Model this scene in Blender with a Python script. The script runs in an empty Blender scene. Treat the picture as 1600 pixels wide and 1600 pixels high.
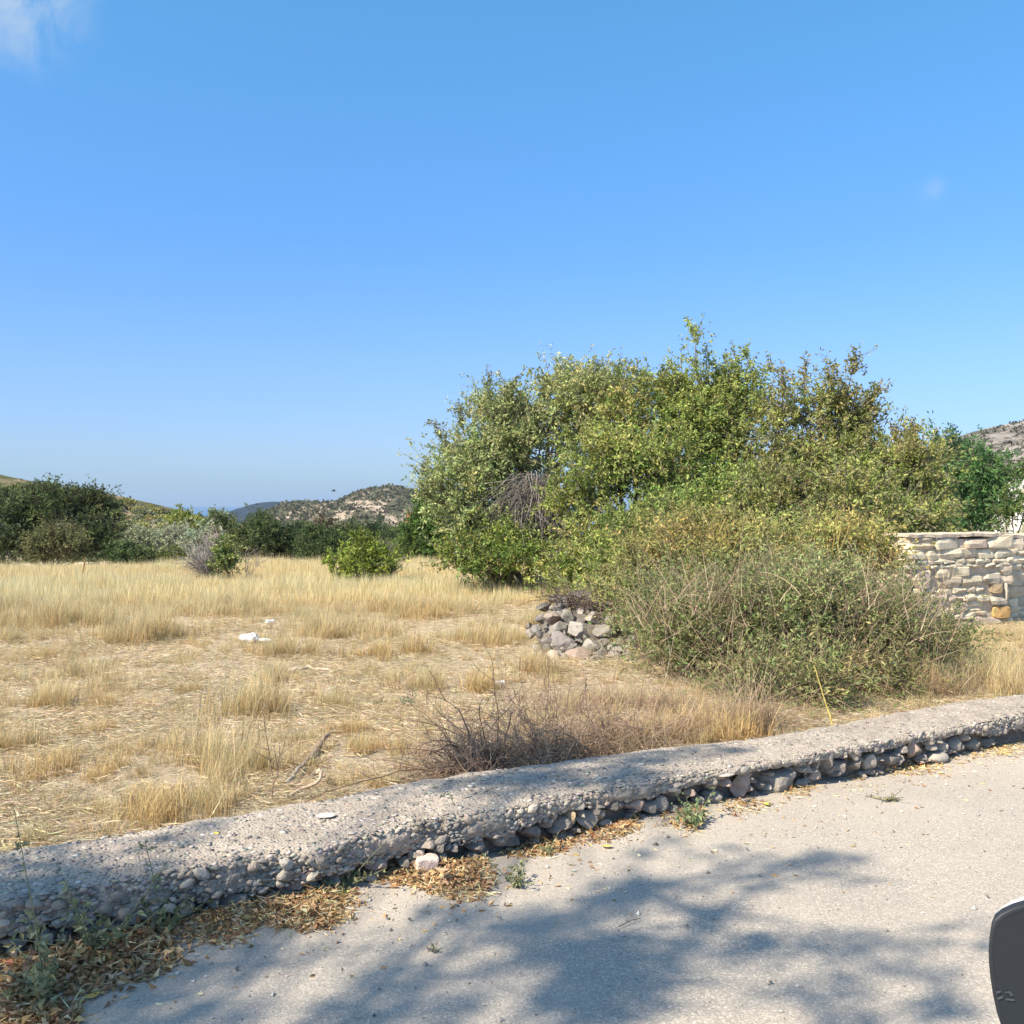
import bpy, math, random
import numpy as np
from mathutils import Vector, Matrix
rad = math.radians
random.seed(7)
RNG = np.random.default_rng(11)
S = bpy.context.scene
C = S.collection

# ------------------------------------------------------------------ camera, sky, sun, exposure
CAM_Z = 1.45
F = 1600.0            # focal length in photo pixels
HZ = 785.0            # photo row of the horizon
cam = bpy.data.cameras.new('camera'); camo = bpy.data.objects.new('camera', cam); C.objects.link(camo)
camo.location = (0, 0, CAM_Z); camo.rotation_euler = (rad(90), 0, 0)
cam.sensor_width = 36; cam.sensor_height = 36; cam.lens = 36.0; cam.shift_y = -(800-HZ)/1600
cam.clip_start = 0.05; cam.clip_end = 40000
S.camera = camo

SUN_AZ = Vector((0.80, 0.60, 0)).normalized()      # the way the light travels over the ground
SUN_EL = rad(46)
LDIR = Vector((SUN_AZ.x*math.cos(SUN_EL), SUN_AZ.y*math.cos(SUN_EL), -math.sin(SUN_EL)))
w = bpy.data.worlds.new('World'); S.world = w; w.use_nodes = True
wn = w.node_tree; wn.nodes.clear()
def wnode(t): return wn.nodes.new(t)
out = wnode('ShaderNodeOutputWorld'); bg = wnode('ShaderNodeBackground')
sky = wnode('ShaderNodeTexSky'); sky.sky_type = 'NISHITA'; sky.sun_disc = False
sky.sun_elevation = SUN_EL; sky.sun_rotation = math.atan2(-SUN_AZ.x, -SUN_AZ.y)
sky.altitude = 0; sky.air_density = 1.0; sky.dust_density = 0.4; sky.ozone_density = 3.0
bg.inputs['Strength'].default_value = 0.13
# three faint wisps of cloud, fixed in direction
geo = wnode('ShaderNodeTexCoord')
nz = wnode('ShaderNodeTexNoise'); nz.inputs['Scale'].default_value = 20; nz.inputs['Detail'].default_value = 8; nz.inputs['Distortion'].default_value = .8; nz.inputs['Roughness'].default_value = .62
wn.links.new(geo.outputs['Generated'], nz.inputs['Vector'])
acc = None
def wm(op, a, b=None, clamp=False):
    n = wnode('ShaderNodeMath'); n.operation = op; n.use_clamp = clamp
    for i, v in enumerate((a, b)):
        if v is None: continue
        if isinstance(v, (int, float)): n.inputs[i].default_value = v
        else: wn.links.new(v, n.inputs[i])
    return n.outputs[0]
for (px, py, r, amp) in ((-10, -30, .085, .95), (70, 20, .05, .35), (1464, 292, .012, .28), (1452, 302, .020, .16), (1597, 518, .010, .3)):
    d = Vector(((px-800)/F, 1, -(py-HZ)/F)).normalized()
    vm = wnode('ShaderNodeVectorMath'); vm.operation = 'DISTANCE'; vm.inputs[1].default_value = d
    wn.links.new(geo.outputs['Generated'], vm.inputs[0])
    m = wm('MULTIPLY', wm('SUBTRACT', 1.0, wm('DIVIDE', vm.outputs['Value'], r), True), amp)
    acc = m if acc is None else wm('ADD', acc, m)
cl = wm('MULTIPLY', acc, wm('MULTIPLY', wm('SUBTRACT', nz.outputs['Fac'], .38), 3.2, True), True)
mixc = wnode('ShaderNodeMix'); mixc.data_type = 'RGBA'
tint = wnode('ShaderNodeMix'); tint.data_type = 'RGBA'; tint.blend_type = 'MULTIPLY'; tint.inputs['Factor'].default_value = 1
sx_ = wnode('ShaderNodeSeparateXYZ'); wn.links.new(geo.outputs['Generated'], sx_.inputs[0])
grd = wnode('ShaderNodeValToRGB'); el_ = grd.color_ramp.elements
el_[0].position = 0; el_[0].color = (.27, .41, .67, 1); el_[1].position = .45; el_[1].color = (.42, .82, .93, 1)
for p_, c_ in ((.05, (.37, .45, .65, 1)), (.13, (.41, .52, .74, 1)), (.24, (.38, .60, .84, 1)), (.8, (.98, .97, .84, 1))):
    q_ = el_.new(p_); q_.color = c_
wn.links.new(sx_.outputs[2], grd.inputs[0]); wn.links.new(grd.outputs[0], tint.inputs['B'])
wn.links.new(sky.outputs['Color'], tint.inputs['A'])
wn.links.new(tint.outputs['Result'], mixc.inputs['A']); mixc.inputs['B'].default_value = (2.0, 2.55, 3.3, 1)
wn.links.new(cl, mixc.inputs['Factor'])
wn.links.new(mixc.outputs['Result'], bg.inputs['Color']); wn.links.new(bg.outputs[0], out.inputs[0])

sl = bpy.data.lights.new('sun', 'SUN'); sl.energy = 4.5; sl.angle = rad(.55); sl.color = (1.0, .875, .70)
so = bpy.data.objects.new('sun', sl); C.objects.link(so)
so.rotation_euler = LDIR.to_track_quat('-Z', 'Y').to_euler(); so.location = (-20, -20, 30)
S.view_settings.view_transform = 'Standard'; S.view_settings.look = 'None'
S.view_settings.gamma = 1; S.view_settings.use_curve_mapping = False
S.view_settings.exposure = 0.99
S.render.engine = 'CYCLES'
cy = S.cycles
cy.max_bounces = 6; cy.diffuse_bounces = 3; cy.glossy_bounces = 2; cy.transmission_bounces = 3; cy.transparent_max_bounces = 4; cy.volume_bounces = 0
cy.use_denoising = True

# ------------------------------------------------------------------ helpers
def P(px, py, Y): return Vector(((px-800)/F*Y, Y, CAM_Z-(py-HZ)/F*Y))
def GR(px, py, z=0.0):
    Y = (CAM_Z-z)*F/(py-HZ); return Vector(((px-800)/F*Y, Y, z))

def _h(ix, iy, iz, seed):
    h = (ix*374761393 + iy*668265263 + iz*1440662683 + seed*974634777) & 0xffffffff
    h = ((h ^ (h >> 13))*1274126177) & 0xffffffff
    h = (h ^ (h >> 16)) & 0xffff
    return h/32767.5-1
def vnoise(p, seed=0):
    p = np.asarray(p, dtype=np.float64); i = np.floor(p).astype(np.int64); f = p-i; f = f*f*(3-2*f)
    r = 0
    for dx in (0, 1):
        for dy in (0, 1):
            for dz in (0, 1):
                wgt = (f[..., 0] if dx else 1-f[..., 0])*(f[..., 1] if dy else 1-f[..., 1])*(f[..., 2] if dz else 1-f[..., 2])
                r = r + wgt*_h(i[..., 0]+dx, i[..., 1]+dy, i[..., 2]+dz, seed)
    return r
def fbm(p, oct=4, seed=0, gain=.5):
    p = np.asarray(p, dtype=np.float64); a = 1; s = 0
    for k in range(oct):
        s = s + a*vnoise(p*(2.03**k)+k*17.3, seed+k); a *= gain
    return s

def unit(v): return v/np.maximum(np.linalg.norm(v, axis=-1, keepdims=True), 1e-9)

class Acc:
    """collects vertices, polygons (arrays of equal size) and colours of one mesh"""
    def __init__(s): s.v = []; s.f = []; s.c = []; s.n = 0
    def add(s, v, faces, col):
        v = np.asarray(v, dtype=np.float32).reshape(-1, 3)
        col = np.asarray(col, dtype=np.float32)
        if col.ndim == 1: col = np.tile(col[:3], (len(v), 1))
        for f in (faces if isinstance(faces, list) else [faces]):
            f = np.atleast_2d(np.asarray(f, dtype=np.int64)); s.f.append(f+s.n)
        s.v.append(v); s.c.append(col[:, :3]); s.n += len(v)
    def mesh(s, name, mat, smooth=False):
        v = np.concatenate(s.v); c = np.concatenate(s.c)
        me = bpy.data.meshes.new(name)
        me.vertices.add(len(v)); me.vertices.foreach_set('co', v.ravel())
        loops = np.concatenate([f.ravel() for f in s.f])
        tot = np.concatenate([np.full(len(f), f.shape[1], dtype=np.int32) for f in s.f])
        st = np.concatenate([[0], np.cumsum(tot)[:-1]]).astype(np.int32)
        me.loops.add(len(loops)); me.loops.foreach_set('vertex_index', loops.astype(np.int32))
        me.polygons.add(len(tot)); me.polygons.foreach_set('loop_start', st); me.polygons.foreach_set('loop_total', tot)
        me.polygons.foreach_set('use_smooth', np.full(len(tot), smooth))
        ca = me.color_attributes.new('Col', 'FLOAT_COLOR', 'POINT')
        ca.data.foreach_set('color', np.concatenate([c, np.ones((len(c), 1), np.float32)], 1).ravel())
        me.update(calc_edges=True)
        if mat: me.materials.append(mat)
        return me
    def build(s, name, mat, parent=None, smooth=False, loc=None):
        o = bpy.data.objects.new(name, s.mesh(name, mat, smooth)); C.objects.link(o)
        if parent: o.parent = parent
        if loc is not None: o.location = loc
        return o

def link(name, me, parent=None, loc=(0, 0, 0), rot=(0, 0, 0), scl=(1, 1, 1), color=None):
    o = bpy.data.objects.new(name, me); C.objects.link(o); o.parent = parent
    o.location = loc; o.rotation_euler = rot; o.scale = scl
    if color is not None: o.color = (*color, 1)
    return o
def tag(o, label=None, cat=None, group=None, kind=None):
    if label: o['label'] = label
    if cat: o['category'] = cat
    if group: o['group'] = group
    if kind: o['kind'] = kind
    return o
def empty(name, loc=(0, 0, 0), label=None, cat=None, group=None):
    o = bpy.data.objects.new(name, None); C.objects.link(o); o.location = loc; o.empty_display_size = .2
    return tag(o, label, cat, group)

def tubes(acc, Pth, R, col, sides=4):
    """Pth (K,M,3) centre lines, R (K,M) radii, col (3,) or (K,3)"""
    Pth = np.asarray(Pth, float); R = np.asarray(R, float)
    K, M, _ = Pth.shape
    T = unit(np.gradient(Pth, axis=1))
    up = np.where(np.abs(T[..., 2:3]) > .9, np.array([1., 0, 0]), np.array([0, 0, 1.]))
    A = unit(np.cross(T, up)); B = np.cross(T, A)
    a = np.arange(sides)/sides*2*np.pi
    V = Pth[:, :, None]+R[:, :, None, None]*(A[:, :, None]*np.cos(a)[:, None]+B[:, :, None]*np.sin(a)[:, None])
    idx = np.arange(K*M*sides).reshape(K, M, sides)
    n = np.roll(idx, -1, axis=2)
    q = np.stack([idx[:, :-1], n[:, :-1], n[:, 1:], idx[:, 1:]], -1).reshape(-1, 4)
    col = np.asarray(col, float)
    if col.ndim == 2: col = np.repeat(col, M*sides, axis=0)
    acc.add(V.reshape(-1, 3), q, col)

def leaves(acc, base, axis, length, width, col, fold=.25, curl=.0):
    """one rhombic folded leaf (two triangles) per row"""
    base = np.asarray(base, float); N = len(base)
    axis = unit(axis); side = unit(np.cross(axis, RNG.normal(size=(N, 3)))); nrm = np.cross(axis, side)
    L = (np.ones(N)*length)[:, None]; W = (np.ones(N)*width)[:, None]
    mid = base+axis*L*.48
    v = np.stack([base, mid+side*W*.5+nrm*W*fold, base+axis*L-nrm*L*curl, mid-side*W*.5+nrm*W*fold], 1)
    i = np.arange(N)[:, None]*4
    f = np.concatenate([i+np.array([0, 1, 2]), i+np.array([0, 2, 3])])
    acc.add(v.reshape(-1, 3), f, np.repeat(col, 4, axis=0))

def blades(acc, base, h, lean, width, croot, ctip, seg=2):
    base = np.asarray(base, float); N = len(base)
    ang = RNG.uniform(0, 2*np.pi, N); d = np.stack([np.cos(ang), np.sin(ang), np.zeros(N)], 1)
    s = np.stack([-np.sin(ang+RNG.normal(0, .8, N)), np.cos(ang), np.zeros(N)], 1)
    h = np.ones(N)*h; lean = np.ones(N)*lean; wd = np.ones(N)*width
    up = np.array([0, 0, 1.])
    vs = []; cs = []
    for k in range(seg+1):
        t = k/seg
        c = base+up*(h*t*(1-.25*lean*t))[:, None]+d*(h*lean*t*t)[:, None]
        cc = croot*(1-t)+ctip*t
        wk = (wd*(1-t*.85))[:, None]
        if k < seg: vs += [c-s*wk*.5, c+s*wk*.5]; cs += [cc, cc]
        else: vs += [c]; cs += [cc]
    n = 2*seg+1
    V = np.stack(vs, 1); CC = np.stack(cs, 1); i = np.arange(N)[:, None]*n
    fs = [np.concatenate([i+np.array([2*k, 2*k+1, 2*k+3, 2*k+2]) for k in range(seg-1)])] if seg > 1 else []
    fs.append(i+np.array([2*seg-2, 2*seg-1, 2*seg]))
    acc.add(V.reshape(-1, 3), fs, CC.reshape(-1, 3))

def pal(cols, n, jit=.12, w=None):
    cols = np.array(cols, float)
    k = RNG.choice(len(cols), n, p=(np.array(w)/np.sum(w) if w is not None else None))
    return cols[k]*(1+RNG.normal(0, jit, (n, 1)))*(1+RNG.normal(0, jit*.3, (n, 3)))

# ------------------------------------------------------------------ materials
def mat_new(name):
    m = bpy.data.materials.new(name); m.use_nodes = True; nt = m.node_tree; nt.nodes.clear()
    o = nt.nodes.new('ShaderNodeOutputMaterial'); return m, nt, o
class NT:
    def __init__(s, nt): s.nt = nt
    def n(s, t, **k):
        x = s.nt.nodes.new(t)
        for a, b in k.items(): setattr(x, a, b)
        return x
    def l(s, a, b): s.nt.links.new(a, b)
    def noise(s, vec, scale, detail=4, rough=.55, dist=0):
        x = s.n('ShaderNodeTexNoise'); x.inputs['Scale'].default_value = scale; x.inputs['Detail'].default_value = detail
        x.inputs['Roughness'].default_value = rough; x.inputs['Distortion'].default_value = dist
        if vec: s.l(vec, x.inputs['Vector'])
        return x.outputs['Fac']
    def vor(s, vec, scale, feat='F1', out='Distance', rnd=1.0):
        x = s.n('ShaderNodeTexVoronoi', feature=feat); x.inputs['Scale'].default_value = scale; x.inputs['Randomness'].default_value = rnd
        if vec: s.l(vec, x.inputs['Vector'])
        return x.outputs[out]
    def ramp(s, fac, stops, interp='LINEAR'):
        x = s.n('ShaderNodeValToRGB'); x.color_ramp.interpolation = interp
        e = x.color_ramp.elements
        while len(e) > 1: e.remove(e[-1])
        e[0].position = stops[0][0]; e[0].color = (*stops[0][1], 1)
        for p, c in stops[1:]:
            q = e.new(p); q.color = (*c, 1)
        s.l(fac, x.inputs[0]); return x.outputs[0]
    def val(s, fac, a, b): return s.ramp(fac, [(a, (0, 0, 0)), (b, (1, 1, 1))])
    def mix(s, fac, a, b, mode='MIX'):
        x = s.n('ShaderNodeMix', data_type='RGBA', blend_type=mode)
        for sock, v in (('Factor', fac), ('A', a), ('B', b)):
            if isinstance(v, (int, float)): x.inputs[sock].default_value = v
            elif isinstance(v, tuple): x.inputs[sock].default_value = (*v, 1)
            else: s.l(v, x.inputs[sock])
        return x.outputs['Result']
    def math(s, op, a, b=None, clamp=False):
        x = s.n('ShaderNodeMath', operation=op, use_clamp=clamp)
        for i, v in enumerate((a, b)):
            if v is None: continue
            if isinstance(v, (int, float)): x.inputs[i].default_value = v
            else: s.l(v, x.inputs[i])
        return x.outputs[0]
    def bump(s, h, strength, dist, normal=None):
        x = s.n('ShaderNodeBump'); x.inputs['Strength'].default_value = strength; x.inputs['Distance'].default_value = dist
        s.l(h, x.inputs['Height'])
        if normal: s.l(normal, x.inputs['Normal'])
        return x.outputs[0]
    def bsdf(s, o, col, rough=.9, normal=None, spec=.2, transl=0):
        b = s.n('ShaderNodeBsdfPrincipled'); b.inputs['Roughness'].default_value = rough; b.inputs['Specular IOR Level'].default_value = spec
        if isinstance(col, tuple): b.inputs['Base Color'].default_value = (*col, 1)
        else: s.l(col, b.inputs['Base Color'])
        if normal: s.l(normal, b.inputs['Normal'])
        if transl:
            t = s.n('ShaderNodeBsdfTranslucent'); m = s.n('ShaderNodeMixShader'); m.inputs[0].default_value = transl
            if isinstance(col, tuple): t.inputs['Color'].default_value = (*col, 1)
            else: s.l(col, t.inputs['Color'])
            s.l(b.outputs[0], m.inputs[1]); s.l(t.outputs[0], m.inputs[2]); s.l(m.outputs[0], o.inputs[0])
        else: s.l(b.outputs[0], o.inputs[0])
        return b
def vc_mat(name, rough=.6, spec=.3, transl=.3, vary=0.0, nscale=0, gain=(1, 1, 1)):
    m, nt, o = mat_new(name); k = NT(nt)
    a = k.n('ShaderNodeVertexColor', layer_name='Col'); col = a.outputs[0]
    if gain != (1, 1, 1): col = k.mix(1.0, col, gain, 'MULTIPLY')
    if vary:
        oi = k.n('ShaderNodeObjectInfo')
        v = k.ramp(oi.outputs['Random'], [(0, (1-vary, 1-vary*.9, 1-vary*1.1)), (.5, (1, 1, 1)), (1, (1+vary, 1+vary*.7, 1+vary*.4))])
        col = k.mix(1.0, col, v, 'MULTIPLY')
    if nscale:
        g = k.n('ShaderNodeNewGeometry')
        v = k.ramp(k.noise(g.outputs['Position'], nscale, 3), [(.3, (.75, .75, .75)), (.7, (1.2, 1.2, 1.2))])
        col = k.mix(1.0, col, v, 'MULTIPLY')
    k.bsdf(o, col, rough, None, spec, transl); return m
M_leaf = vc_mat('leaf_surface', .55, .28, .30)
M_far = vc_mat('distant_leaf_surface', .7, .15, .25)
M_bark = vc_mat('bark', .9, .1, 0, nscale=25)
M_grass = vc_mat('dry_grass_blades', .7, .15, .30, vary=.16)
M_litter = vc_mat('fallen_leaf_surface', .8, .15, .15)

def object_color_stone(name, dark=.65, scale=18, stain=(.30, .27, .235)):
    m, nt, o = mat_new(name); k = NT(nt)
    oi = k.n('ShaderNodeObjectInfo'); tc = k.n('ShaderNodeTexCoord'); g = k.n('ShaderNodeNewGeometry')
    pos = g.outputs['Position']
    c = k.mix(1.0, oi.outputs['Color'], k.ramp(k.noise(pos, scale, 6, .65), [(.28, (dark, dark*.98, dark*.95)), (.5, (1, 1, 1)), (.75, (1.22, 1.18, 1.12))]), 'MULTIPLY')
    c = k.mix(k.val(k.noise(pos, scale*.45, 4), .55, .72), c, (.30, .27, .235))
    c = k.mix(k.val(k.noise(pos, scale*5, 3), .64, .75), c, (.12, .115, .11))
    h = k.math('ADD', k.noise(pos, scale*2, 6, .7), k.math('MULTIPLY', k.noise(pos, scale*9, 3), .4))
    k.bsdf(o, c, .92, k.bump(h, .5, .02), .15); return m
M_stone = object_color_stone('weathered_stone')
M_wallstone = object_color_stone('limestone', .8, 9, (.52, .46, .38))

def make_slab_mat():
    m, nt, o = mat_new('pebbly_old_concrete'); k = NT(nt); g = k.n('ShaderNodeNewGeometry'); pos = g.outputs['Position']
    c = k.ramp(k.noise(pos, 5, 6, .65), [(.3, (.28, .24, .20)), (.5, (.40, .345, .285)), (.72, (.50, .435, .36))])
    v = k.n('ShaderNodeTexVoronoi'); v.inputs['Scale'].default_value = 75; k.l(pos, v.inputs['Vector'])
    sep = k.n('ShaderNodeSeparateColor'); k.l(v.outputs['Color'], sep.inputs[0])
    peb = k.ramp(sep.outputs[0], [(0, (.19, .175, .16)), (.35, (.34, .30, .26)), (.7, (.46, .41, .35)), (1, (.62, .56, .48))])
    mask = k.math('MULTIPLY', k.val(v.outputs['Distance'], .42, .28), k.val(k.noise(pos, 4, 4), .40, .56))
    c = k.mix(k.math('MULTIPLY', mask, .8), c, peb)
    c = k.mix(k.val(k.noise(pos, 60, 3), .60, .7), c, (.13, .12, .11))
    h = k.math('ADD', k.math('MULTIPLY', k.val(v.outputs['Distance'], .5, .1), .6), k.noise(pos, 45, 6, .7))
    k.bsdf(o, c, .95, k.bump(h, .7, .012), .12); return m
M_slab = make_slab_mat()

def make_road_mat():
    m, nt, o = mat_new('dusty_worn_asphalt'); k = NT(nt); g = k.n('ShaderNodeNewGeometry'); pos = g.outputs['Position']
    v = k.n('ShaderNodeTexVoronoi'); v.inputs['Scale'].default_value = 170; k.l(pos, v.inputs['Vector'])
    sep = k.n('ShaderNodeSeparateColor'); k.l(v.outputs['Color'], sep.inputs[0])
    agg = k.ramp(sep.outputs[0], [(0, (.25, .228, .20)), (.4, (.325, .295, .255)), (.8, (.41, .37, .315)), (1, (.60, .55, .47))])
    dust = k.ramp(k.noise(pos, 1.3, 5, .6), [(.3, (.38, .335, .285)), (.7, (.47, .42, .355))])
    x = k.n('ShaderNodeSeparateXYZ'); k.l(pos, x.inputs[0])
    # distance to the wall foot: dust gathers there
    d = k.math('MULTIPLY', k.math('SUBTRACT', k.math('SUBTRACT', 4.22, k.math('MULTIPLY', x.outputs[0], -.62)), x.outputs[1]), .85)
    edge = k.math('SUBTRACT', 1.0, k.math('DIVIDE', d, .8), True)
    f = k.math('ADD', k.math('MULTIPLY', edge, .55), k.math('MULTIPLY', k.val(k.noise(pos, 2.2, 6, .65), .38, .66), .5), True)
    c = k.mix(k.math('ADD', k.math('MULTIPLY', f, .62), .22), agg, dust)
    c = k.mix(k.val(k.noise(pos, 200, 2), .66, .74), c, (.09, .085, .08))
    h = k.math('ADD', k.math('MULTIPLY', v.outputs['Distance'], -.8), k.noise(pos, 150, 4, .7))
    k.bsdf(o, c, .93, k.bump(h, .35, .004), .12); return m
M_road = make_road_mat()

def make_ground_mat():
    m, nt, o = mat_new('dry_field_soil'); k = NT(nt); g = k.n('ShaderNodeNewGeometry'); pos = g.outputs['Position']
    mp = k.n('ShaderNodeMapping'); mp.inputs['Scale'].default_value = (1, 2.2, 1); mp.inputs['Rotation'].default_value = (0, 0, .25); k.l(pos, mp.inputs[0])
    a = k.ramp(k.noise(pos, .7, 6, .6), [(.3, (.52, .42, .29)), (.5, (.64, .53, .39)), (.7, (.57, .475, .345))])
    b = k.ramp(k.noise(mp.outputs[0], 28, 6, .75, .6), [(.28, (.32, .24, .15)), (.42, (.52, .42, .28)), (.6, (.66, .55, .40)), (.75, (.74, .65, .51))])
    c = k.mix(.6, a, b)
    c = k.mix(k.val(k.noise(pos, 3.1, 5, .7), .62, .75), c, (.34, .25, .17))
    h = k.noise(mp.outputs[0], 55, 6, .8, 1)
    k.bsdf(o, c, .95, k.bump(h, .9, .03), .1); return m
M_ground = make_ground_mat()

# ------------------------------------------------------------------ terrain
def ss(a, b, x): t = np.clip((x-a)/(b-a), 0, 1); return t*t*(3-2*t)
def wall_off(x, y): return (y-(4.22+.62*x))*.85      # signed distance behind the wall's front foot
def gz(x, y):
    x = np.asarray(x, float); y = np.asarray(y, float)
    r = np.hypot(x, y); s = wall_off(x, y)
    p = np.stack([x, y, np.zeros_like(x)], -1)
    field = .045+.035*fbm(p*.7, 3, 5)*ss(6, 9, r)+.016*fbm(p*5, 2, 9)
    field = field-.010*np.clip(r-8, 0, 17)
    # right of the field the ground stays level, to the left it falls away past a crest
    fall = np.interp(r, [25, 30, 60, 120, 400, 1200, 2000, 3000, 30000], [0, -.35, -2.4, -5.5, -18, -55, -62, -90, -120])
    field = field+fall
    near = -0.03+0*x
    t = ss(.1, .4, s)
    beh = ss(-5.2, -7.5, s)                # the verge across the road
    return near*(1-t)+field*t+beh*(.06+.05*fbm(p*1.1, 3, 3))*(1-t)
rs = np.concatenate([np.linspace(.2, 3, 12), np.linspace(3.1, 30, 300), np.geomspace(30.5, 14000, 90)])
na = 720
an = np.linspace(0, 2*np.pi, na, endpoint=False)
# finer in front of the camera
an = an-0.75*np.sin(an-np.pi/2)*0 
RR, AA = np.meshgrid(rs, an, indexing='ij')
X = RR*np.cos(AA); Y = RR*np.sin(AA); Z = gz(X, Y)
V = np.stack([X, Y, Z], -1).reshape(-1, 3)
idx = np.arange(len(rs)*na).reshape(len(rs), na); nx = np.roll(idx, -1, 1)
q = np.stack([idx[:-1], idx[1:], nx[1:], nx[:-1]], -1).reshape(-1, 4)
a = Acc(); a.add(V, q, (1, 1, 1))
cap = np.concatenate([[[0, 0, float(gz(0., 0.))]], V[:na]]); fi = np.arange(na)
a.add(cap, np.stack([np.zeros(na, int), fi+1, np.roll(fi, -1)+1], 1), (1, 1, 1))
ground = a.build('ground', M_ground, smooth=True); tag(ground, 'pale dry soil and straw of the fallow field', kind='structure')

# road: between the wall foot and the far verge
DX = Vector((1, .62, 0)).normalized(); DN = Vector((-DX.y, DX.x, 0)); W0 = Vector((0, 4.22, 0))
def WP(s, n, z=0): return W0+DX*s+DN*n+Vector((0, 0, z))
ns, nn = 260, 60
sg = np.concatenate([np.linspace(-60, -5, 30), np.linspace(-4.8, 8, 200), np.linspace(8.5, 60, 30)]); ng = np.linspace(-5.6, .22, nn)
SS, NN = np.meshgrid(sg, ng, indexing='ij')
NNe = NN+np.where(NN == ng[0], .12*vnoise(np.stack([SS*1.3, SS*0, SS*0], -1), 4), 0)
X = W0.x+DX.x*SS+DN.x*NNe; Y = W0.y+DX.y*SS+DN.y*NNe
Z = .0+.012*fbm(np.stack([X*1.3, Y*1.3, X*0], -1), 3, 8)+.03*ss(-.35, 0, NN)*(.6+.4*vnoise(np.stack([SS*2, NN*3, X*0], -1), 12))
V = np.stack([X, Y, Z], -1).reshape(-1, 3); idx = np.arange(len(V)).reshape(SS.shape)
a = Acc(); a.add(V, np.stack([idx[:-1, :-1], idx[1:, :-1], idx[1:, 1:], idx[:-1, 1:]], -1).reshape(-1, 4), (1, 1, 1))
tag(a.build('road', M_road, smooth=True), 'dusty grey asphalt road', kind='structure')

# sea
m, nt, o = mat_new('sea_water'); k = NT(nt); g = k.n('ShaderNodeNewGeometry')
k.bsdf(o, (.05, .13, .24), .35, k.bump(k.noise(g.outputs['Position'], .02, 4), .3, 2.0), .4); M_sea = m
a = Acc(); a.add([(-16000, 1700, -60), (16000, 1700, -60), (16000, 15000, -60), (-16000, 15000, -60)], [[0, 1, 2, 3]], (1, 1, 1))
tag(a.build('sea', M_sea), 'blue sea beyond the hills', kind='structure')

# ------------------------------------------------------------------ hills
def hill_mat(name, soil, soil2, scrub, scale, cover, bscale):
    m, nt, o = mat_new(name); k = NT(nt); g = k.n('ShaderNodeNewGeometry'); pos = g.outputs['Position']
    mp = k.n('ShaderNodeMapping'); mp.inputs['Scale'].default_value = (1, .25, 1.6); k.l(pos, mp.inputs[0]); pos = mp.outputs[0]
    c = k.mix(k.val(k.noise(pos, scale*.6, 5, .7), .42, .6), soil, soil2)
    c = k.mix(k.val(k.noise(pos, scale*3, 5, .8), .56, .64), c, tuple(min(x*1.2, .8) for x in soil2))
    c = k.mix(k.val(k.noise(pos, scale*1.3, 6, .75), cover, cover+.05), c, scrub)
    k.bsdf(o, c, .95, k.bump(k.noise(pos, bscale, 6, .8), 1.0, 3), .05); return m
def hill(name, label, sil, Yr, depth, foot_z, mat, back=.8, rough=1.0, seed=0, nxx=220, nyy=70):
    px = np.array([s_[0] for s_ in sil], float); py = np.array([s_[1] for s_ in sil], float)
    xs = np.linspace(px[0], px[-1], nxx); ry = np.interp(xs, px, py)
    kk = np.ones(7)/7; ry = np.convolve(np.pad(ry, 3, mode='edge'), kk, 'valid')
    ts = np.concatenate([np.linspace(0, 1, nyy), 1+np.linspace(0, 1, 14)[1:]])
    XX = []; 
    Vv = np.zeros((nxx, len(ts), 3))
    for j, t in enumerate(ts):
        Yd = Yr-depth*(1-t) if t <= 1 else Yr+depth*back*(t-1)
        Xw = (xs-800)/F*Yr*(1-.15*(1-min(t, 1))) ; zr = CAM_Z-(ry-HZ)/F*Yr
        prof = math.sin(min(t, 1)*math.pi/2)**1.25 if t <= 1 else math.cos((t-1)*math.pi/2)
        z = foot_z+(zr-foot_z)*prof
        p = np.stack([Xw, np.full(nxx, Yd), np.zeros(nxx)], -1)
        z = z+rough*fbm(p/(depth*.12), 4, seed)*Yr*.0022*(min(t, 1)*(1 if t < 1 else 1))*(.35 if t == 1 else 1)
        Vv[:, j] = np.stack([Xw, np.full(nxx, Yd), z], -1)
    idx = np.arange(nxx*len(ts)).reshape(nxx, len(ts))
    a = Acc(); a.add(Vv.reshape(-1, 3), np.stack([idx[:-1, :-1], idx[1:, :-1], idx[1:, 1:], idx[:-1, 1:]], -1).reshape(-1, 4), (1, 1, 1))
    o = a.build(name, mat, smooth=True); tag(o, label, kind='structure'); return o, Vv[:, :nyy]
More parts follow.
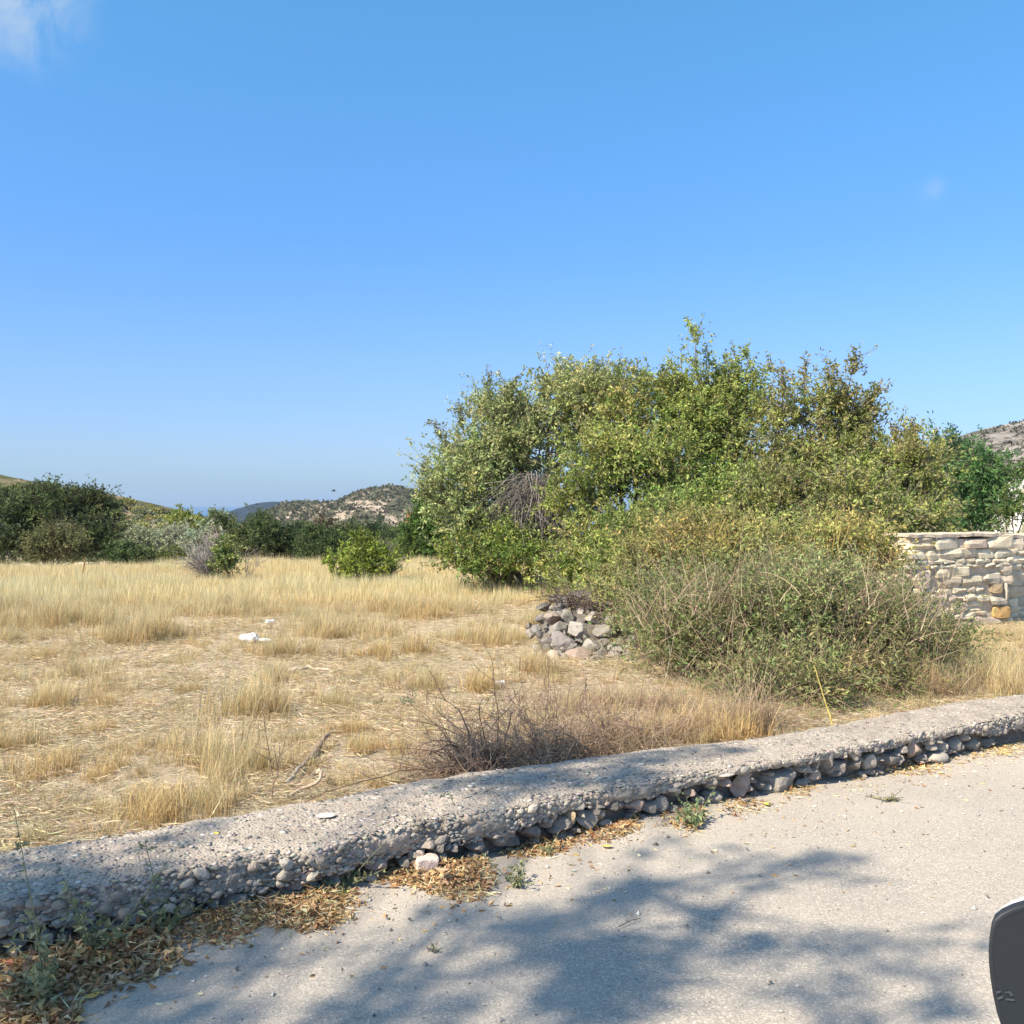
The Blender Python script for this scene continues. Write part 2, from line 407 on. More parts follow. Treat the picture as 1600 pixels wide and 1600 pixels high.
def scrub_on(grid, n, size, cols, name, label, tri=12, mat=None, jit=.4, tmin=.2):
    """small leafy clumps spread over a hillside: nobody could count them"""
    a = Acc(); nx_, ny_, _ = grid.shape
    i = RNG.uniform(0, nx_-1.01, n); j = RNG.uniform(tmin*ny_, ny_-1.01, n)
    i0 = i.astype(int); j0 = j.astype(int); fi = (i-i0)[:, None]; fj = (j-j0)[:, None]
    p = grid[i0, j0]*(1-fi)*(1-fj)+grid[i0+1, j0]*fi*(1-fj)+grid[i0, j0+1]*(1-fi)*fj+grid[i0+1, j0+1]*fi*fj
    cl = fbm(p/np.array([size*9, size*30, size*9]), 3, 77); keep = cl > -.75
    p = p[keep]; n = len(p)
    s = size*(1+RNG.normal(0, jit, n).clip(-.6, 1.2)); c = pal(cols, n, .18)
    b = np.repeat(p, tri, 0); S_ = np.repeat(s, tri); off = unit(RNG.normal(size=(n*tri, 3)))*np.array([1, 1, .75])
    off[:, 2] = np.abs(off[:, 2])
    ax = unit(RNG.normal(size=(n*tri, 3))+off*.6)
    leaves(a, b+off*S_[:, None]*.42+np.array([0, 0, -.05])*S_[:, None], ax, S_*.62, S_*.5, np.repeat(c, tri, 0)*(1+RNG.normal(0, .12, (n*tri, 1))))
    o = a.build(name, mat or M_far); tag(o, label, kind='stuff'); return o

HM1 = hill_mat('rocky_brown_hillside', (.30, .24, .175), (.44, .36, .285), (.10, .10, .06), .020, .45, .08)
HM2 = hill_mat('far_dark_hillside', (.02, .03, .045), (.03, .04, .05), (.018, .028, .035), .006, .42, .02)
HM3 = hill_mat('scrubby_green_hillside', (.30, .24, .14), (.36, .30, .19), (.13, .14, .06), .09, .44, .3)
HM4 = hill_mat('stony_grey_hillside', (.185, .165, .145), (.40, .37, .33), (.13, .125, .105), .06, .52, .15)
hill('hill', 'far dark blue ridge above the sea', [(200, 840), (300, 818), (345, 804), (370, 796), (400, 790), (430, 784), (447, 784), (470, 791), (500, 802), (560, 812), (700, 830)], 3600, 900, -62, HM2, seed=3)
h_mid, g_mid = hill('hill', 'rocky brown hill dotted with dark bushes behind the treeline', [(330, 850), (400, 815), (425, 800), (450, 790), (485, 785), (520, 785), (535, 784), (548, 777), (568, 768), (590, 763), (610, 761), (635, 763), (655, 768), (680, 776), (740, 790), (820, 815), (950, 850)], 1050, 380, -48, HM1, seed=21, rough=.8)
scrub_on(g_mid, 3300, 3.0, [(.10, .105, .06), (.14, .14, .08), (.12, .11, .075)], 'scrub', 'dark bushes dotting the rocky brown hill', 10)
h_l, g_l = hill('hill', 'low green scrubby hill behind the dark oak at left', [(-500, 690), (-200, 712), (-60, 735), (0, 748), (25, 754), (50, 760), (110, 768), (150, 774), (190, 782), (230, 793), (270, 803), (300, 811), (330, 819), (380, 830), (450, 850)], 260, 130, -12, HM3, seed=33, rough=1.2)
h_r, g_r = hill('hill', 'stony grey hill rising on the right', [(1250, 860), (1350, 800), (1430, 730), (1490, 690), (1520, 678), (1560, 667), (1600, 658), (1700, 640), (1900, 610), (2200, 620), (2600, 700)], 520, 260, -22, HM4, seed=41, rough=.7)
scrub_on(g_r, 6500, 1.25, [(.10, .10, .07), (.15, .14, .11), (.08, .085, .055)], 'scrub', 'low dark scrub on the stony grey hill', 8, tmin=.3)

# ------------------------------------------------------------------ plants
def grow(name, label, cat, base, lobes, cols, leaf=(.05, .022), shoots=60, per=22, slen=.45, upw=.5, trunk_r=.07, bark=(.16, .13, .10),
         group=None, twig=.004, trunks=1, seed=1, cw=None, limb=1.0, mat=None, inner=.35, top_cols=None, limb_n=6, spread=.55, twig_sides=3, hang=0, lobejit=1.0, show_twigs=True, bare=0.0, ltint=.07, clump=0, csize=.44):
    """tree or shrub: trunk, limbs and twigs as one part, leafy crown as another.
    lobes: (px, row, depth Y, rx px, rz px, ry metres) or world ones starting with 'w'"""
    root = empty(name, base, label, cat, group)
    B = np.array(base, float)
    L = []
    for lb in lobes:
        if lb[0] == 'w': L.append((np.array(lb[1], float), np.array(lb[2], float)))
        else:
            c = np.array(P(lb[0], lb[1], lb[2])); L.append((c, np.array([lb[3]/F*lb[2], lb[5] if len(lb) > 5 else lb[3]/F*lb[2], lb[4]/F*lb[2]])))
    wood = Acc(); cr = Acc(); bark = np.array(bark)
    # stems: base -> lobe centres
    tb = [B+np.array([RNG.normal(0, .12*trunks**.5), RNG.normal(0, .12), 0])*(trunks > 1) for _ in range(trunks)]
    t = np.linspace(0, 1, 9)[:, None]
    for c, r in L:
        b = tb[RNG.integers(len(tb))]
        tgt = c-np.array([0, 0, r[2]*.25])
        mid = b*.55+tgt*.45; mid[2] = b[2]+(tgt[2]-b[2])*.62
        mid += RNG.normal(0, .07, 3)*np.linalg.norm(tgt-b)
        path = (1-t)**2*b+2*t*(1-t)*mid+t*t*tgt
        path += RNG.normal(0, .012, path.shape)*np.linalg.norm(tgt-b)*(t*(1-t)*4)
        path[0, 2] -= .08
        rr = trunk_r*(1-.78*t[:, 0])*RNG.uniform(.6, 1.0)*(1/len(L))**.15
        tubes(wood, path[None], rr[None], bark, 6)
        # limbs
        K = limb_n; d = unit(RNG.normal(size=(K, 3))+np.array([0, 0, .3]))
        s0 = path[RNG.integers(5, 9, K)]; e = c+d*r*RNG.uniform(.45, .85, (K, 1))
        tt = np.linspace(0, 1, 6)[None, :, None]
        mm = (s0+e)/2+RNG.normal(0, .12, (K, 3))*r
        pp = (1-tt)**2*s0[:, None]+2*tt*(1-tt)*mm[:, None]+tt*tt*e[:, None]
        tubes(wood, pp, trunk_r*.28*limb*(1-.8*tt[..., 0])*np.ones((K, 1)), bark*1.15, 4)
    wgt = np.array([r[0]*r[2]+r[0]*r[1]+r[1]*r[2] for c, r in L]); wgt = wgt/wgt.sum()
    cnt = np.maximum((wgt*shoots).astype(int), 3)
    col_l = []
    for (c, r), n in zip(L, cnt):
        tint_l = (1+RNG.normal(0, ltint))*np.array([1+RNG.normal(0, ltint*.6), 1, 1])
        d = unit(RNG.normal(size=(n, 3))+np.array([0, -.15, .12]))
        rad_ = RNG.uniform(inner, 1.0, n)**.6
        st = c+d*r*(rad_*.9)[:, None]
        if clump:
            cd_ = unit(RNG.normal(size=(clump, 3))+np.array([0, -.25, .1])); cc_ = c+cd_*r*RNG.uniform(.30, .78, (clump, 1)); cr_ = RNG.uniform(.65, 1.3, clump)*csize
            ct_ = (1+RNG.normal(0, .10, (clump, 1)))*(1+RNG.normal(0, .04, (clump, 3)))
            k_ = RNG.integers(0, clump, n); st = cc_[k_]+d*r*(cr_[k_]*rad_)[:, None]
        # lumpy outline
        st += d*r*(.16*fbm(d*2.3+seed*7.7+c, 2, seed)*lobejit)[:, None]
        dr = unit(d*(1-upw)+np.array([0, 0, upw-hang])+RNG.normal(0, spread, (n, 3))*.8)
        ln = slen*RNG.uniform(.5, 1.4, n)
        M = 5; tt = np.linspace(0, 1, M)
        bend = RNG.normal(0, .22, (n, 3)); bend[:, 2] -= .12+hang*.3
        path = st[:, None]+dr[:, None]*(ln[:, None]*tt)[..., None]+bend[:, None]*(ln[:, None]*tt**2)[..., None]
        if show_twigs: tubes(wood, path, twig*(1-.75*tt)[None]*RNG.uniform(.7, 1.6, (n, 1)), bark*1.25*(1+RNG.normal(0, .15, (n, 1))), twig_sides)
        isl = RNG.uniform(0, 1, n) >= bare
        # leaves along the shoots
        m = per
        tl = RNG.uniform(.05, 1.05, (n, m)); ti = np.clip(tl*(M-1), 0, M-1.001); i0 = ti.astype(int); ff = (ti-i0)[..., None]
        rows = np.arange(n)[:, None]
        pos = path[rows, i0]*(1-ff)+path[rows, i0+1]*ff
        tang = unit(path[rows, i0+1]-path[rows, i0])
        ax = unit(tang*.7+RNG.normal(0, .75, (n, m, 3))+np.array([0, 0, -.1]))
        pos = pos+RNG.normal(0, leaf[0]*.25, pos.shape)
        cc = pal(cols, n, .10, cw)
        nzv = fbm(st*1.7, 2, seed+3)[:, None]
        cc = cc*(1+.14*nzv)*tint_l
        if clump: cc = cc*ct_[k_]
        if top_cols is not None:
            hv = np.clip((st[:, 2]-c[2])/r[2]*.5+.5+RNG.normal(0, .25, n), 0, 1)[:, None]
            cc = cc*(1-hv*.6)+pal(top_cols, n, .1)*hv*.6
        cc = np.repeat(cc, m, 0)*(1+RNG.normal(0, .16, (n*m, 1)))
        sz = leaf[0]*RNG.uniform(.6, 1.3, n*m)
        kp = np.repeat(isl, m)
        leaves(cr, pos.reshape(-1, 3)[kp], ax.reshape(-1, 3)[kp], sz[kp], (sz*leaf[1]/leaf[0])[kp], np.clip(cc, .005, 1)[kp])
    for acc_ in (wood, cr):
        for v in acc_.v: v -= B.astype(np.float32)
    wood.build('branches' if trunk_r < .03 else 'trunk', M_bark, root)
    cr.build('foliage' if trunk_r < .03 else 'crown', mat or M_leaf, root)
    return root

def spray(wood, cr, p0, p1, r0, cols, leaf, n_side=10, per=20, slen=.38, bark=(.17, .14, .11), dens=1.0):
    n_side = int(n_side*1.5)
    """one long branch reaching out of a crown, with leafy side twigs; coordinates relative to the crown's origin"""
    p0 = np.array(p0); p1 = np.array(p1); Ln = np.linalg.norm(p1-p0)
    t = np.linspace(0, 1, 8)[:, None]
    path = p0*(1-t)+p1*t+np.sin(t*math.pi)*RNG.normal(0, .07, 3)*Ln+RNG.normal(0, .012, (8, 3))*Ln
    tubes(wood, path[None], (r0*(1-.8*t[:, 0]))[None], np.array(bark), 5)
    tt = RNG.uniform(.12, 1, n_side); ti = np.clip(tt*7, 0, 6.99); i0 = ti.astype(int); ff = (ti-i0)[:, None]
    st = path[i0]*(1-ff)+path[i0+1]*ff
    dr = unit(unit(p1-p0)*.6+RNG.normal(0, .7, (n_side, 3))+np.array([0, 0, .25]))
    ln = slen*RNG.uniform(.4, 1.3, n_side)*(1.1-.4*tt)
    M = 5; q = np.linspace(0, 1, M)
    pp = st[:, None]+dr[:, None]*(ln[:, None]*q)[..., None]+RNG.normal(0, .2, (n_side, 1, 3))*(ln[:, None]*q**2)[..., None]
    tubes(wood, pp, r0*.33*(1-.7*q)[None]*np.ones((n_side, 1)), np.array(bark)*1.1, 3)
    n, m = n_side, per
    tl = RNG.uniform(.0, 1.05, (n, m)); ti = np.clip(tl*(M-1), 0, M-1.001); i0 = ti.astype(int); ff = (ti-i0)[..., None]; rows = np.arange(n)[:, None]
    pos = (pp[rows, i0]*(1-ff)+pp[rows, i0+1]*ff).reshape(-1, 3)+RNG.normal(0, leaf[0]*.35, (n*m, 3))
    keep = RNG.uniform(0, 1, n*m) < dens
    cc = pal(cols, n*m, .2); sz = leaf[0]*RNG.uniform(.6, 1.3, n*m)
    leaves(cr, pos[keep], RNG.normal(size=(n*m, 3))[keep], sz[keep], (sz*leaf[1]/leaf[0])[keep], cc[keep])

def add_sprays(root, brs, cols, leaf, name='branch', **k):
    B = np.array(root.location)
    for (a_, b_, Y_, r_, ns_) in brs:
        wd = Acc(); cr = Acc()
        p0 = np.array(P(a_[0], a_[1], Y_))-B; p1 = np.array(P(b_[0], b_[1], Y_+RNG.normal(0, .3)))-B
        spray(wd, cr, p0, p1, r_, cols, leaf, ns_, **k)
        o = wd.build(name, M_bark, root); cr.build('foliage', M_leaf, o)

G_OL = [(.155, .185, .055), (.20, .225, .07), (.12, .155, .05), (.24, .24, .08)]
G_YE = [(.29, .37, .095), (.36, .42, .115), (.22, .31, .08), (.41, .42, .13)]
def gb(px, py, Yv):
    x = (px-800)/F*Yv; return (x, Yv, float(gz(x, Yv)))

# --- the thicket of wild pear and almond trees
tA = grow('wild_pear_tree', 'grey-green tree at the left end of the thicket, with bare grey twigs inside', 'tree', gb(800, 900, 17.2),
     [(735, 715, 17.4, 62, 80), (820, 675, 17.6, 85, 80), (715, 800, 17, 45, 62), (690, 755, 17, 30, 42), (775, 640, 17.6, 45, 38), (900, 650, 17.4, 85, 70), (800, 750, 17.8, 75, 60), (960, 625, 17.4, 55, 42), (850, 840, 17.2, 60, 50), (760, 820, 17, 55, 55), (740, 870, 16.8, 45, 30)],
     [(.31, .38, .15), (.38, .43, .18), (.24, .31, .11), (.42, .43, .20)], leaf=(.068, .030), clump=9, shoots=3200, per=20, slen=.42, upw=.45, trunk_r=.11, seed=2, trunks=3, inner=.25, bark=(.20, .175, .15), limb_n=14)
add_sprays(tA, [((760, 650), (765, 588), 17.5, .014, 9), ((900, 620), (895, 572), 17.4, .014, 12), ((850, 630), (850, 580), 17.4, .012, 9), ((725, 680), (718, 625), 17.2, .012, 8), ((700, 700), (682, 655), 17, .012, 8), ((690, 770), (655, 735), 17, .014, 9),
     ((960, 610), (965, 568), 17.4, .012, 9), ((1000, 610), (1012, 570), 17.4, .012, 9), ((930, 610), (932, 566), 17.4, .01, 9), ((800, 640), (805, 590), 17.4, .01, 7), ((690, 790), (658, 770), 16.8, .012, 8)], [(.17, .20, .08), (.22, .24, .10)], (.062, .026), slen=.3)
# bare hanging twigs in its gap
wd = Acc(); B = np.array(tA.location); K = 420
src = np.array([P(RNG.uniform(800, 875), RNG.uniform(735, 800), RNG.uniform(16.4, 17)) for _ in range(K)])-B
dr = unit(np.stack([RNG.normal(-.25, .5, K), RNG.normal(-.2, .3, K), RNG.normal(-.9, .35, K)], 1)); ln = RNG.uniform(.3, 1.1, K)
tt = np.linspace(0, 1, 6)
pp = src[:, None]+dr[:, None]*(ln[:, None]*tt)[..., None]+RNG.normal(0, .3, (K, 1, 3))*np.array([1, 1, .3])*(ln[:, None]*tt**2)[..., None]
tubes(wd, pp, .006*(1-.7*tt)[None]*np.ones((K, 1)), np.array([.22, .195, .18])*(1+RNG.normal(0, .2, (K, 1))), 3)
wd.build('bare_twigs', M_bark, tA)
tA2 = grow('suckering_shrub', 'bright green low leafy suckers at the foot of the thicket', 'shrub', gb(770, 905, 16.6),
     [(720, 868, 16.6, 30, 26), (760, 880, 16.3, 34, 22), (820, 878, 16.2, 45, 22), (790, 850, 16.4, 30, 25)], [(.16, .25, .055), (.24, .32, .07), (.30, .33, .08)], leaf=(.06, .028), shoots=420, per=18, slen=.3, trunk_r=.025, seed=5, trunks=4)
tB = grow('almond_tree', 'yellow-green rounded tree in the middle of the thicket', 'tree', gb(1010, 900, 15.8),
     [(1000, 650, 16.4, 75, 60), (1010, 740, 15.6, 110, 80), (1090, 680, 16, 85, 75), (905, 790, 15.3, 52, 75), (925, 870, 14.6, 62, 55), (1040, 830, 14.8, 100, 65), (1150, 690, 16, 65, 95), (960, 720, 15.8, 70, 60), (1130, 790, 15, 80, 70), (1080, 860, 15, 90, 50), (1140, 625, 16, 50, 50), (1060, 625, 16.2, 45, 40), (960, 900, 14.2, 60, 40), (890, 900, 14.4, 48, 28), (930, 925, 13.6, 40, 22), (970, 880, 13.4, 60, 45), (1010, 840, 13.6, 60, 40)],
     G_YE+[(.19, .22, .06)], leaf=(.060, .028), clump=9, shoots=4700, per=21, slen=.36, upw=.4, trunk_r=.10, seed=8, trunks=4, inner=.3, limb_n=10)
add_sprays(tB, [((1125, 660), (1088, 505), 16, .020, 20), ((1100, 590), (1100, 545), 16, .010, 6), ((1055, 640), (1062, 545), 16, .014, 12), ((1140, 650), (1148, 552), 16, .017, 20), ((1165, 650), (1163, 548), 15.9, .015, 16), ((1040, 620), (1050, 572), 16, .010, 8), ((1180, 660), (1192, 575), 15.9, .014, 15), ((1095, 520), (1078, 506), 16, .01, 7), ((1120, 620), (1070, 560), 16.1, .01, 7)],
     G_YE, (.058, .026), slen=.34)
tC = grow('almond_tree', 'olive-yellow tree at the right of the thicket with sparse branches against the sky', 'tree', gb(1290, 900, 14.8),
     [(1215, 720, 15.2, 75, 70), (1290, 725, 15, 80, 52), (1375, 735, 14.8, 70, 55), (1430, 775, 14.4, 58, 70), (1270, 800, 14, 100, 70), (1380, 820, 13.6, 80, 55), (1190, 800, 14.4, 80, 75), (1450, 830, 13.6, 40, 45), (1325, 760, 14.5, 80, 60), (1230, 860, 14, 90, 50), (1400, 860, 13.4, 60, 38), (1440, 715, 14.6, 30, 28), (1285, 655, 15, 38, 48), (1340, 665, 15, 34, 40), (1215, 655, 15.2, 30, 40)],
     [(.27, .31, .08), (.33, .35, .10), (.21, .26, .07), (.38, .36, .13), (.28, .26, .12)], leaf=(.058, .026), clump=9, shoots=4600, per=20, slen=.34, upw=.38, trunk_r=.09, seed=12, trunks=4, inner=.3, limb_n=10, bark=(.21, .18, .15))
add_sprays(tC, [((1230, 690), (1222, 572), 15.2, .013, 12), ((1228, 620), (1200, 575), 15.2, .007, 5), ((1275, 710), (1260, 562), 15, .020, 20), ((1285, 700), (1335, 552), 15, .018, 22), ((1290, 700), (1378, 598), 15, .016, 20), ((1310, 690), (1372, 640), 14.9, .012, 14), ((1300, 660), (1300, 585), 15, .013, 14),
     ((1390, 720), (1428, 662), 14.8, .012, 13), ((1400, 720), (1408, 650), 14.8, .010, 9), ((1255, 700), (1245, 640), 15.1, .010, 9), ((1335, 700), (1340, 610), 14.9, .013, 15), ((1425, 720), (1432, 668), 14.4, .008, 7), ((1270, 640), (1300, 570), 15, .009, 9), ((1350, 650), (1385, 605), 15, .008, 6)],
     [(.20, .22, .07), (.28, .26, .09), (.34, .30, .12)], (.055, .026), slen=.33)
# --- trees right of the thicket
grow('locust_tree', 'dark blue-green feathery tree behind the stone wall, beside the thicket', 'tree', gb(1480, 860, 21),
     [(1470, 725, 21, 42, 38), (1455, 770, 21, 40, 45), (1500, 740, 21, 36, 36), (1490, 795, 20.6, 42, 36), (1440, 820, 20.5, 45, 40)],
     [(.07, .16, .055), (.10, .20, .07), (.05, .12, .045)], leaf=(.10, .032), shoots=900, per=22, slen=.45, upw=.2, hang=.1, trunk_r=.09, seed=14)
grow('locust_tree', 'drooping green feathery tree in front of the stony hill, over the wall top', 'tree', gb(1540, 860, 20),
     [(1530, 735, 20, 34, 30), (1520, 780, 20, 30, 38), (1545, 760, 20, 18, 24), (1508, 812, 19.6, 16, 16)],
     [(.08, .18, .055), (.12, .23, .07), (.06, .14, .05)], leaf=(.10, .03), shoots=430, per=22, slen=.42, upw=.1, hang=.2, trunk_r=.07, seed=15)
grow('young_locust_tree', 'small leafy green sapling in front of the pale rubble bank', 'tree', gb(1585, 870, 17),
     [(1580, 790, 17, 14, 18), (1575, 812, 17, 16, 14), (1604, 785, 17, 10, 26)], [(.09, .17, .05), (.16, .22, .07)], leaf=(.09, .03), shoots=90, per=16, slen=.3, trunk_r=.03, seed=16)
grow('tree', 'round green tree at the right edge, above the pale rubble bank', 'tree', (60.0, 118, -5.5),
     [('w', (57.6, 118, 3.4), (2.6, 2.6, 2.0)), ('w', (60.4, 118, 4.0), (2.4, 2.4, 2.0))], [(.09, .13, .045), (.13, .17, .06)], leaf=(.5, .3), shoots=130, per=16, slen=1.2, trunk_r=.18, seed=17, mat=M_far)

# --- the big bush in front, behind the kerb wall
BUSH = [(.18, .26, .075), (.26, .32, .10), (.12, .20, .055), (.38, .35, .15)]
BW = [3, 3, 2, 2.2]
b1 = grow('mastic_bush', 'broad grey-green bush with narrow leaves growing right behind the kerb wall', 'bush', gb(1250, 1130, 7.6),
     [(1075, 1015, 8.3, 75, 65), (1160, 1000, 8.1, 80, 85), (1255, 990, 8.0, 85, 95), (1350, 1010, 8.0, 85, 80), (1020, 975, 9.0, 58, 52), (1110, 958, 9.3, 75, 36), (1200, 948, 9.2, 75, 38), (1310, 955, 9.2, 75, 36), (1180, 1080, 7.3, 55, 38), (1270, 1085, 7.1, 70, 36), (1365, 1070, 7.5, 60, 38), (1440, 1035, 8.2, 50, 42), (1480, 1010, 8.6, 35, 35), (1400, 960, 9.0, 40, 30)],
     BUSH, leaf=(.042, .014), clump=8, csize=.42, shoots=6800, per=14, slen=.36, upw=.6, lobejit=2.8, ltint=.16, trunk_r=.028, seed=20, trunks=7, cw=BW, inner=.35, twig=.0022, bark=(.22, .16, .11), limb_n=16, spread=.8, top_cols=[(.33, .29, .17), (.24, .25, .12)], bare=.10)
b2 = grow('mastic_bush', 'taller bush with yellowish flower spikes between the big bush and the thicket', 'bush', gb(1150, 930, 10.8),
     [(1080, 868, 10.6, 85, 50), (1200, 856, 10.8, 105, 48), (1310, 865, 10.8, 80, 42), (1010, 895, 11, 55, 45), (985, 945, 10, 40, 26), (1375, 885, 10.6, 30, 35), (1150, 915, 10, 120, 50)],
     [(.30, .31, .09), (.34, .33, .11), (.22, .25, .075), (.42, .36, .13)], leaf=(.048, .019), clump=8, csize=.45, shoots=3600, per=14, slen=.34, upw=.6, lobejit=2.0, ltint=.12, trunk_r=.028, seed=22, trunks=6, inner=.3, twig=.0025, bark=(.27, .21, .14), limb_n=14, spread=.75, bare=.04)
# yellow flower spikes
sp = Acc(); B = np.array(b2.location)
for (px, py, Yv) in [(1128, 830, 10), (1135, 845, 10), (1120, 848, 10), (1208, 885, 9.9), (1215, 895, 9.9), (1240, 895, 9.9), (1200, 900, 9.9), (1308, 850, 9.9), (1318, 838, 9.9), (1165, 890, 10), (1150, 900, 9.8), (1110, 880, 10), (1268, 905, 9.6), (1080, 900, 10), (1095, 918, 9.6), (1338, 905, 9.8), (1245, 960, 8.2), (1225, 965, 8.1), (1030, 915, 10)]:
    for q_ in range(3):
        p = np.array(P(px+RNG.normal(0, 6), py+RNG.normal(0, 5), Yv-.25)); d = unit(np.array([RNG.normal(0, .45), RNG.normal(0, .2), 1.]))
        tubes(sp, (p+d*np.linspace(-.08, .11, 5)[:, None]-B)[None], np.array([[.003, .006, .007, .006, .002]]), np.array([.42, .34, .12]), 5)
        n = 34; t_ = RNG.uniform(-.02, .11, n)[:, None]
        leaves(sp, p+d*t_-B, d*.8+RNG.normal(0, .6, (n, 3)), .016, .008, pal([(.46, .38, .12), (.36, .31, .10)], n))
sp.build('flower_spikes', M_leaf, b2)

# dead stems and tall dry grass standing among the bush
dead = Acc(); B = np.array(b1.location); K = 950
src = np.array([P(RNG.uniform(1000, 1480), RNG.uniform(930, 1100), RNG.uniform(7.4, 8.8)) for _ in range(K)])
src[:, 1] = np.clip(src[:, 1], 7.0, 9.2); q = np.linspace(0, 1, 6)
dr = unit(np.stack([RNG.normal(0, .45, K), RNG.normal(-.25, .3, K), RNG.uniform(.5, 1, K)], 1)); ln = RNG.uniform(.15, .5, K)
pp = src[:, None]+dr[:, None]*(ln[:, None]*q)[..., None]+RNG.normal(0, .2, (K, 1, 3))*(ln[:, None]*q**2)[..., None]
tubes(dead, pp-B, .0028*(1-.6*q)[None]*np.ones((K, 1)), pal([(.44, .33, .23), (.54, .43, .29), (.34, .24, .17)], K), 3)
dead.build('dead_stems', M_bark, b1)
tg = Acc()
for (px, py, wp, hp_px, n) in [(1185, 1150, 60, 170, 200), (1160, 1150, 50, 120, 160), (1125, 1150, 60, 90, 200), (1090, 1155, 60, 60, 200), (1215, 1140, 30, 110, 60), (1040, 1165, 90, 90, 420), (980, 1175, 90, 95, 420), (920, 1185, 80, 80, 360), (860, 1195, 70, 70, 300), (770, 1210, 60, 45, 260), (1430, 1100, 50, 90, 60), (1470, 1095, 50, 80, 70), (1515, 1085, 60, 90, 80), (1560, 1085, 60, 70, 80), (905, 1120, 120, 70, 160), (975, 1110, 110, 80, 220), (860, 1100, 90, 60, 90), (1050, 1120, 90, 90, 220)]:
    g_ = GR(px, py, .05); xx = g_.x+RNG.normal(0, wp*g_.y/F*.4, n); yy = g_.y+np.abs(RNG.normal(0, .16, n)); yy = np.maximum(yy, 4.22+.62*xx+.70); h_ = hp_px*g_.y/F*RNG.uniform(.35, 1.0, n)
    blades(tg, np.stack([xx, yy, gz(xx, yy)-.01], 1), h_, RNG.uniform(.2, 2.0, n), .0045, pal([(.36, .25, .17), (.30, .21, .15)], n), pal([(.56, .41, .29), (.44, .31, .22), (.66, .53, .38)], n), 3)
tag(tg.build('tall_dry_grass', M_grass), 'tall tan dead grass tangled between the bramble and the big bush', kind='stuff')

# --- shrubs in the field and dark bushes behind
grow('green_shrub', 'bright yellow-green leafy shrub standing alone in the middle of the dry field', 'shrub', gb(567, 905, 19.2),
     [(567, 868, 19.2, 30, 24), (540, 885, 19, 24, 18), (595, 882, 19.2, 26, 20), (562, 850, 19.3, 14, 13), (565, 892, 18.9, 40, 14)],
     [(.24, .31, .05), (.34, .40, .07), (.16, .22, .045)], leaf=(.085, .034), shoots=300, per=17, slen=.24, upw=.5, trunk_r=.028, seed=30, trunks=4, bark=(.22, .19, .16), cw=[3, 2, 3])
def bare_bush(name, label, base, lobes, n, col, seed, ln=.6, r=.006, cat='dead bush', droop=0.0):
    root = empty(name, base, label, cat); B = np.array(base, float); w_ = Acc()
    for lb in lobes:
        c = np.array(P(lb[0], lb[1], lb[2])); rr = np.array([lb[3]/F*lb[2], lb[3]/F*lb[2]*.8, lb[4]/F*lb[2]])
        K = n; d = unit(RNG.normal(size=(K, 3))+np.array([0, 0, .5])); e = c+d*rr*RNG.uniform(.6, 1.05, (K, 1))
        b = B+RNG.normal(0, .05, (K, 3))*np.array([1, 1, 0]); tt = np.linspace(0, 1, 9)[None, :, None]
        mm = b*.5+c*.5+RNG.normal(0, .25, (K, 3))*rr
        pp = (1-tt)**2*b[:, None]+2*tt*(1-tt)*mm[:, None]+tt*tt*e[:, None]+RNG.normal(0, .014, (K, 9, 3))*np.linalg.norm(rr)
        tubes(w_, pp-B, r*(1.25-tt[..., 0])*np.ones((K, 1)), np.array(col)*(1+RNG.normal(0, .18, (K, 1))), 4)
        # side twigs
        K2 = n*7; i = RNG.integers(0, K, K2); j = RNG.integers(3, 9, K2); st = pp[i, j]
        dr = unit(unit(e-b)[i]*.7+RNG.normal(0, .6, (K2, 3))+np.array([0, 0, .15-droop])); l2 = ln*RNG.uniform(.25, 1, K2); q = np.linspace(0, 1, 5)
        p2 = st[:, None]+dr[:, None]*(l2[:, None]*q)[..., None]+RNG.normal(0, .25, (K2, 1, 3))*(l2[:, None]*q**2)[..., None]
        tubes(w_, p2-B, r*.45*(1-.6*q)[None]*np.ones((K2, 1)), np.array(col)*(1+RNG.normal(0, .2, (K2, 1))), 3)
        K3 = n*12; i = RNG.integers(0, K2, K3); j = RNG.integers(1, 5, K3); st = p2[i, j]
        dr = unit(dr[i]*.8+RNG.normal(0, .6, (K3, 3))); l3 = ln*.5*RNG.uniform(.2, 1, K3)
        p3 = st[:, None]+dr[:, None]*(l3[:, None]*q)[..., None]
        tubes(w_, p3-B, r*.25*(1-.5*q)[None]*np.ones((K3, 1)), np.array(col)*1.1*(1+RNG.normal(0, .2, (K3, 1))), 3)
    w_.build('twigs', M_bark, root); return root
bare_bush('dead_bush', 'bare grey twiggy bush beside the small green sapling in the field', gb(335, 905, 19.6), [(325, 870, 19.6, 28, 24), (305, 880, 19.4, 20, 14)], 26, (.33, .30, .28), 4, .45, .010)
bare_bush('dead_bush', 'bare twigs sticking out behind the yellow-green shrub', gb(600, 905, 19.8), [(605, 862, 19.8, 22, 20), (620, 885, 19.8, 12, 10)], 10, (.24, .21, .19), 4, .4, .008)
bare_bush('dead_sapling', 'thin dead grey sapling right of the small green sapling', gb(382, 905, 19.4), [(384, 872, 19.4, 7, 14), (400, 880, 19.4, 12, 5)], 3, (.30, .26, .23), 4, .3, .008, 'dead sapling')
grow('green_sapling', 'small upright green sapling among bare grey twigs in the field', 'sapling', gb(350, 905, 19.5),
     [(354, 858, 19.5, 11, 15), (348, 882, 19.4, 20, 14), (352, 870, 19.4, 10, 14)], [(.17, .23, .06), (.32, .36, .12), (.10, .15, .05)], leaf=(.07, .03), shoots=120, per=15, slen=.18, trunk_r=.025, seed=31, trunks=2)
